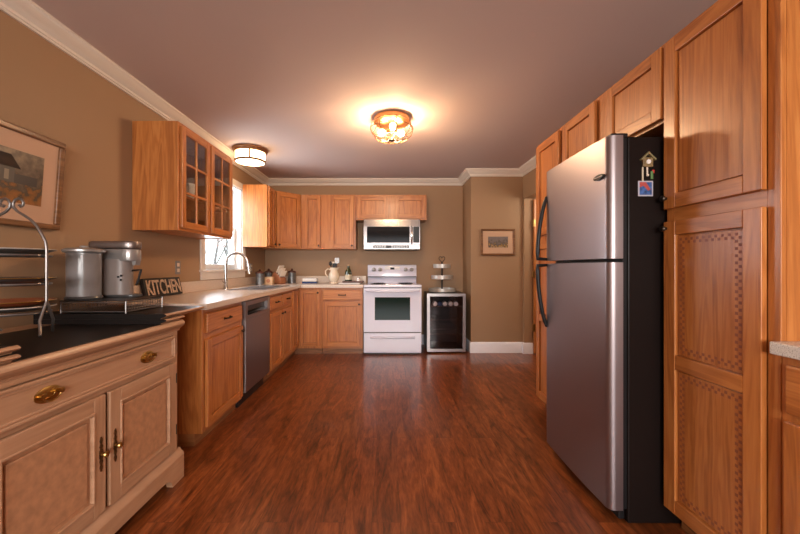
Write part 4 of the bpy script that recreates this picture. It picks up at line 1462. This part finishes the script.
t = thing('bridge_cabinet', (1.51, 2.02, 1.79), 'oak cabinet with two doors over the refrigerator', 'cabinet', 'tall oak cabinets round the refrigerator')
MB().box(PX, XR - 0.002, 1.562, 2.487, 1.785, 2.135, 0, 0.002).build('carcass', OAK, t)
put_door(t, FR(PX, 1.568, 1.800), 0.392, 0.315)
put_door(t, FR(PX, 2.070, 1.800), 0.375, 0.315)

# refrigerator
t = thing('refrigerator', (1.4, 1.9, 0), 'stainless top-freezer refrigerator with black sides and black bowed handles', 'refrigerator')
fy0, fy1 = 1.577, 2.222
MB().box(1.066, 1.74, fy0, fy1, 0.004, 1.725, 0, 0.006).build('body', 'black_side', t)
MB().box(1.030, 1.058, fy0 + 0.01, fy1 - 0.01, 0.018, 0.062, 0, 0.004).build('grille', 'black', t)
MB().box(1.046, 1.066, fy0 + 0.008, fy1 - 0.008, 0.065, 1.720).build('gasket', 'black', t)


def fr_prof():
    x0 = 0.982
    p = []
    r = 0.032
    for k in range(9):                       # near corner, rounded
        a = PI / 2 * k / 8
        p.append((x0 + r - r * math.cos(PI / 2 - a), fy0 + r - r * math.sin(PI / 2 - a)))
    n = 10
    for k in range(n + 1):
        y = fy0 + r + (fy1 - fy0 - 2 * r) * k / n
        u = (k / n - 0.5) * 2
        p.append((x0 - 0.006 * (1 - u * u), y))
    for k in range(9):
        a = PI / 2 * k / 8
        p.append((x0 + r - r * math.cos(a), fy1 - r + r * math.sin(a)))
    p += [(1.045, fy1), (1.045, fy0)]
    q = []
    for v in p:
        if not q or (abs(v[0] - q[-1][0]) + abs(v[1] - q[-1][1])) > 1e-5:
            q.append(v)
    return q


for (z0, z1, nm) in ((1.183, 1.732, 'freezer_door'), (0.062, 1.166, 'fridge_door')):
    d = MB().prism(fr_prof(), 2, z0, z1, 0).build(nm, 'steel_fridge', t)
    up = nm == 'freezer_door'
    ya = 2.198
    za, zb = (1.196, 1.575) if up else (1.153, 0.78)
    pts = []
    for k in range(13):
        a = k / 12
        off = 0.058 * (math.cos(a * PI / 2) ** 0.7) if k < 12 else 0.0
        pts.append((0.984 - off, ya, za + (zb - za) * a))
    pts = [(0.986, ya, za - (0.004 if up else -0.004))] + pts + [(0.986, ya, zb)]
    MB().tube(pts, [0.009] + [0.0115] * (len(pts) - 2) + [0.009], 10).build('handle', 'black', d)
    if up:
        mx = face((0.9775, 1.645, 1.560), (0, 1, 0), (-1, 0, 0))
        m = MB().lathe([(0, 0), (1, 0), (1, 0.003), (0.9, 0.0045), (0, 0.0045)], seg=30, mx=mx @ Matrix.Diagonal((0.042, 0.013, 1, 1)))
        em = m.build('emblem', 'black', d)
        MB().box(-0.028, 0.028, -0.002, 0.002, 0.0045, 0.005, 0, 0, mx).build('emblem_script', 'silver_pl', em)
MB().box(1.00, 1.075, fy0 + 0.012, fy0 + 0.07, 1.7255, 1.745, 0, 0.004).build('hinge_cover', 'black', t)

# magnets on the fridge side
t = thing('cuckoo_clock_magnet', (1.15, fy0, 1.54), 'little cuckoo clock magnet with gabled roof on the side of the refrigerator', 'magnet')
mf_ = FB(1.150, fy0 - 0.0005, 1.600)
MB().box(-0.022, 0.022, -0.012, 0.030, 0, 0.009, 0, 0.002, mf_).build('house', 'clock_wood', t)
m = MB()
for s in (-1, 1):
    m.prism([(0, 0.055), (s * 0.034, 0.022), (s * 0.030, 0.016), (0, 0.045)], 2, 0, 0.013, 0, mf_)
m.build('roof', plain('mossy_roof', (0.20, 0.16, 0.07), 0.6), t)
MB().lathe([(0, 0), (0.010, 0), (0.010, 0.003), (0, 0.003)], seg=16, mx=mf_ @ Matrix.Translation((0, 0.010, 0.009))).build('dial', 'china', t)
MB().box(-0.024, -0.018, -0.075, -0.012, 0, 0.005, 0, 0.001, mf_).build('weight', 'label', t)
MB().box(-0.004, 0.003, -0.045, -0.012, 0, 0.004, 0, 0.001, mf_).ball((0, -0.048, 0.004), 0.006, mx=mf_).build('pendulum', 'ivory', t)
MB().box(0.013, 0.024, -0.066, -0.03, 0, 0.007, 0, 0.002, mf_).build('figure', plain('green_coat', (0.10, 0.20, 0.06), 0.5), t)
MB().box(0.020, 0.030, -0.040, -0.024, 0, 0.006, 0, 0.002, mf_).build('flower', plain('red_paint', (0.5, 0.03, 0.02), 0.5), t)
t = thing('photo_magnet', (1.142, fy0, 1.455), 'square blue and red picture magnet below the cuckoo clock magnet', 'magnet')
mf_ = FB(1.142, fy0 - 0.0005, 1.493)
MB().box(-0.033, 0.033, -0.034, 0.034, 0, 0.003, 0, 0.0008, mf_).build('border', plain('pale_border', (0.45, 0.42, 0.48), 0.4), t)
MB().box(-0.027, 0.027, -0.028, 0.028, 0.003, 0.0036, 0, 0, mf_).build('picture', plain('blue_print', (0.045, 0.10, 0.27), 0.35, noise=0.7, nscale=60), t)
m = MB()
m.prism([(-0.027, 0.028), (0.0, 0.028), (0.022, -0.004), (0.010, -0.010), (-0.010, 0.012), (-0.027, 0.004)], 2, 0.0036, 0.0040, 0, mf_)
m.build('red_streak', plain('red_print', (0.42, 0.07, 0.06), 0.4), t)

# right-hand counter and base cabinet
t = thing('base_cabinet', (1.51, 0.69, 0), 'oak base cabinet under the pale speckled counter at the right edge', 'cabinet', 'oak base cabinets under the counter')
m = MB()
m.box(PX + 0.019, XR - 0.002, 0.30, 1.104, 0.09, 0.875, 0)
for (a, b) in ((0.30, 0.34), (1.064, 1.104)):
    m.box(PX, PX + 0.019, a, b, 0.09, 0.875, 0, 0.002)
for (a, b) in ((0.845, 0.875), (0.672, 0.705), (0.09, 0.13)):
    m.box(PX + 0.0005, PX + 0.019, 0.34, 1.064, a, b, 1)
m.build('carcass', OAK, t)
MB().box(PX + 0.06, XR - 0.002, 0.305, 1.10, 0, 0.09).build('toe_kick', 'oak_dark', t)
for y0 in (0.325, 0.710):
    put_drawer(t, FR(PX, y0, 0.700), 0.370, 0.148)
    put_door(t, FR(PX, y0, 0.105), 0.370, 0.572, knob=(0.34, 0.53) if y0 < 0.5 else (0.03, 0.53))
tag(MB().box(1.185, XR - 0.002, 0.285, 1.105, 0.8755, 0.914, 0, 0.004).build('countertop', 'counter_w'), 'short pale speckled countertop at the right edge, butting against the pantry', 'countertop')

# ------------------------------------------------------------------ ceiling lights
def point(name, loc, power, color, r, parent=None):
    l = bpy.data.lights.new(name, 'POINT')
    l.energy = power
    l.color = color
    l.shadow_soft_size = r
    o = bpy.data.objects.new(name, l)
    COL.objects.link(o)
    o.location = loc
    return o


point('hall_fill_light', (2.35, 4.0, 1.95), 20, (1.0, 0.86, 0.68), 0.25)  # fill light added in the unseen hall to brighten the door jamb
lx, ly = 0.033, 3.08
t = thing('ceiling_light', (lx, ly, 2.20), 'flush ceiling light with glass bowl round three lit bulbs, in mid ceiling', 'ceiling light')
MB().lathe([(0, 2.438), (0.150, 2.438), (0.157, 2.430), (0.157, 2.405), (0.150, 2.398), (0.06, 2.385), (0, 2.385)], c=(lx, ly, 0), seg=40).build('canopy', 'copper', t)
bowl = [(0.156, 2.402), (0.170, 2.386), (0.182, 2.358), (0.182, 2.325), (0.168, 2.292), (0.135, 2.266), (0.085, 2.250), (0.03, 2.244)]
MB().lathe(bowl, c=(lx, ly, 0), seg=40).build('glass_bowl', 'cage_glass', t)
m = MB()
for k in range(8):
    a = 2 * PI * k / 8 + 0.2
    m.tube([(lx + (r + 0.003) * math.cos(a), ly + (r + 0.003) * math.sin(a), z) for r, z in bowl], 0.0032, 6)
for (r, z) in ((0.159, 2.398), (0.185, 2.340), (0.137, 2.264)):
    m.tube([(lx + r * math.cos(2 * PI * k / 40), ly + r * math.sin(2 * PI * k / 40), z) for k in range(40)], 0.0032, 6, closed=True)
m.build('cage', 'amber_bronze', t)
MB().tube([(lx, ly, 2.39), (lx, ly, 2.24)], 0.007, 10).lathe([(0, 2.234), (0.008, 2.234), (0.03, 2.241), (0.03, 2.247), (0, 2.25)], c=(lx, ly, 0), seg=20).build('stem', 'bronze', t)
for k in range(3):
    a = -PI / 2 + 2 * PI * k / 3 + 0.08
    c, s = math.cos(a), math.sin(a)
    MB().tube([(lx + 0.008 * c, ly + 0.008 * s, 2.328), (lx + 0.05 * c, ly + 0.05 * s, 2.326)], 0.016, 12).build('socket', 'copper', t)
    m = MB()
    R = Matrix.Translation((lx + 0.05 * c, ly + 0.05 * s, 2.326)) @ Matrix.Rotation(a, 4, 'Z') @ Matrix.Rotation(PI / 2, 4, 'Y')
    m.lathe([(0.012, 0), (0.014, 0.012), (0.028, 0.035), (0.031, 0.052), (0.026, 0.070), (0.012, 0.080), (0, 0.082)], seg=18, mx=R)
    m.build('bulb', 'bulb', t)
    point('bulb_light', (lx + 0.085 * c, ly + 0.085 * s, 2.262), 13, (1.0, 0.66, 0.38), 0.03)

sx_, sy_ = -1.512, 3.90
t = thing('ceiling_light', (sx_, sy_, 2.28), 'round flush drum ceiling light with bronze bands and opal glass over the sink', 'ceiling light')
MB().lathe([(0, 2.439), (0.182, 2.439), (0.188, 2.432), (0.186, 2.420), (0.176, 2.412), (0.174, 2.400), (0.168, 2.394), (0, 2.394)], c=(sx_, sy_, 0), seg=44).build('canopy', 'amber_bronze', t)
MB().lathe([(0.155, 2.394), (0.155, 2.302), (0.151, 2.295), (0.11, 2.290), (0.05, 2.287), (0, 2.286)], c=(sx_, sy_, 0), seg=44).build('diffuser', 'diffuser', t)
m = MB()
m.lathe([(0.156, 2.312), (0.162, 2.312), (0.165, 2.304), (0.162, 2.292), (0.149, 2.291), (0.152, 2.300)], c=(sx_, sy_, 0), seg=44)
for k in range(4):
    a = -PI / 2 + 0.32 + k * PI / 2
    mx = Matrix.Translation((sx_, sy_, 0)) @ Matrix.Rotation(a, 4, 'Z')
    m.box(0.154, 0.163, -0.008, 0.008, 2.296, 2.396, 0, 0.001, mx)
m.build('band', 'amber_bronze', t)
MB().lathe([(0, 2.272), (0.006, 2.274), (0.008, 2.279), (0.006, 2.286), (0, 2.287)], c=(sx_, sy_, 0), seg=14).build('finial', 'bronze', t)
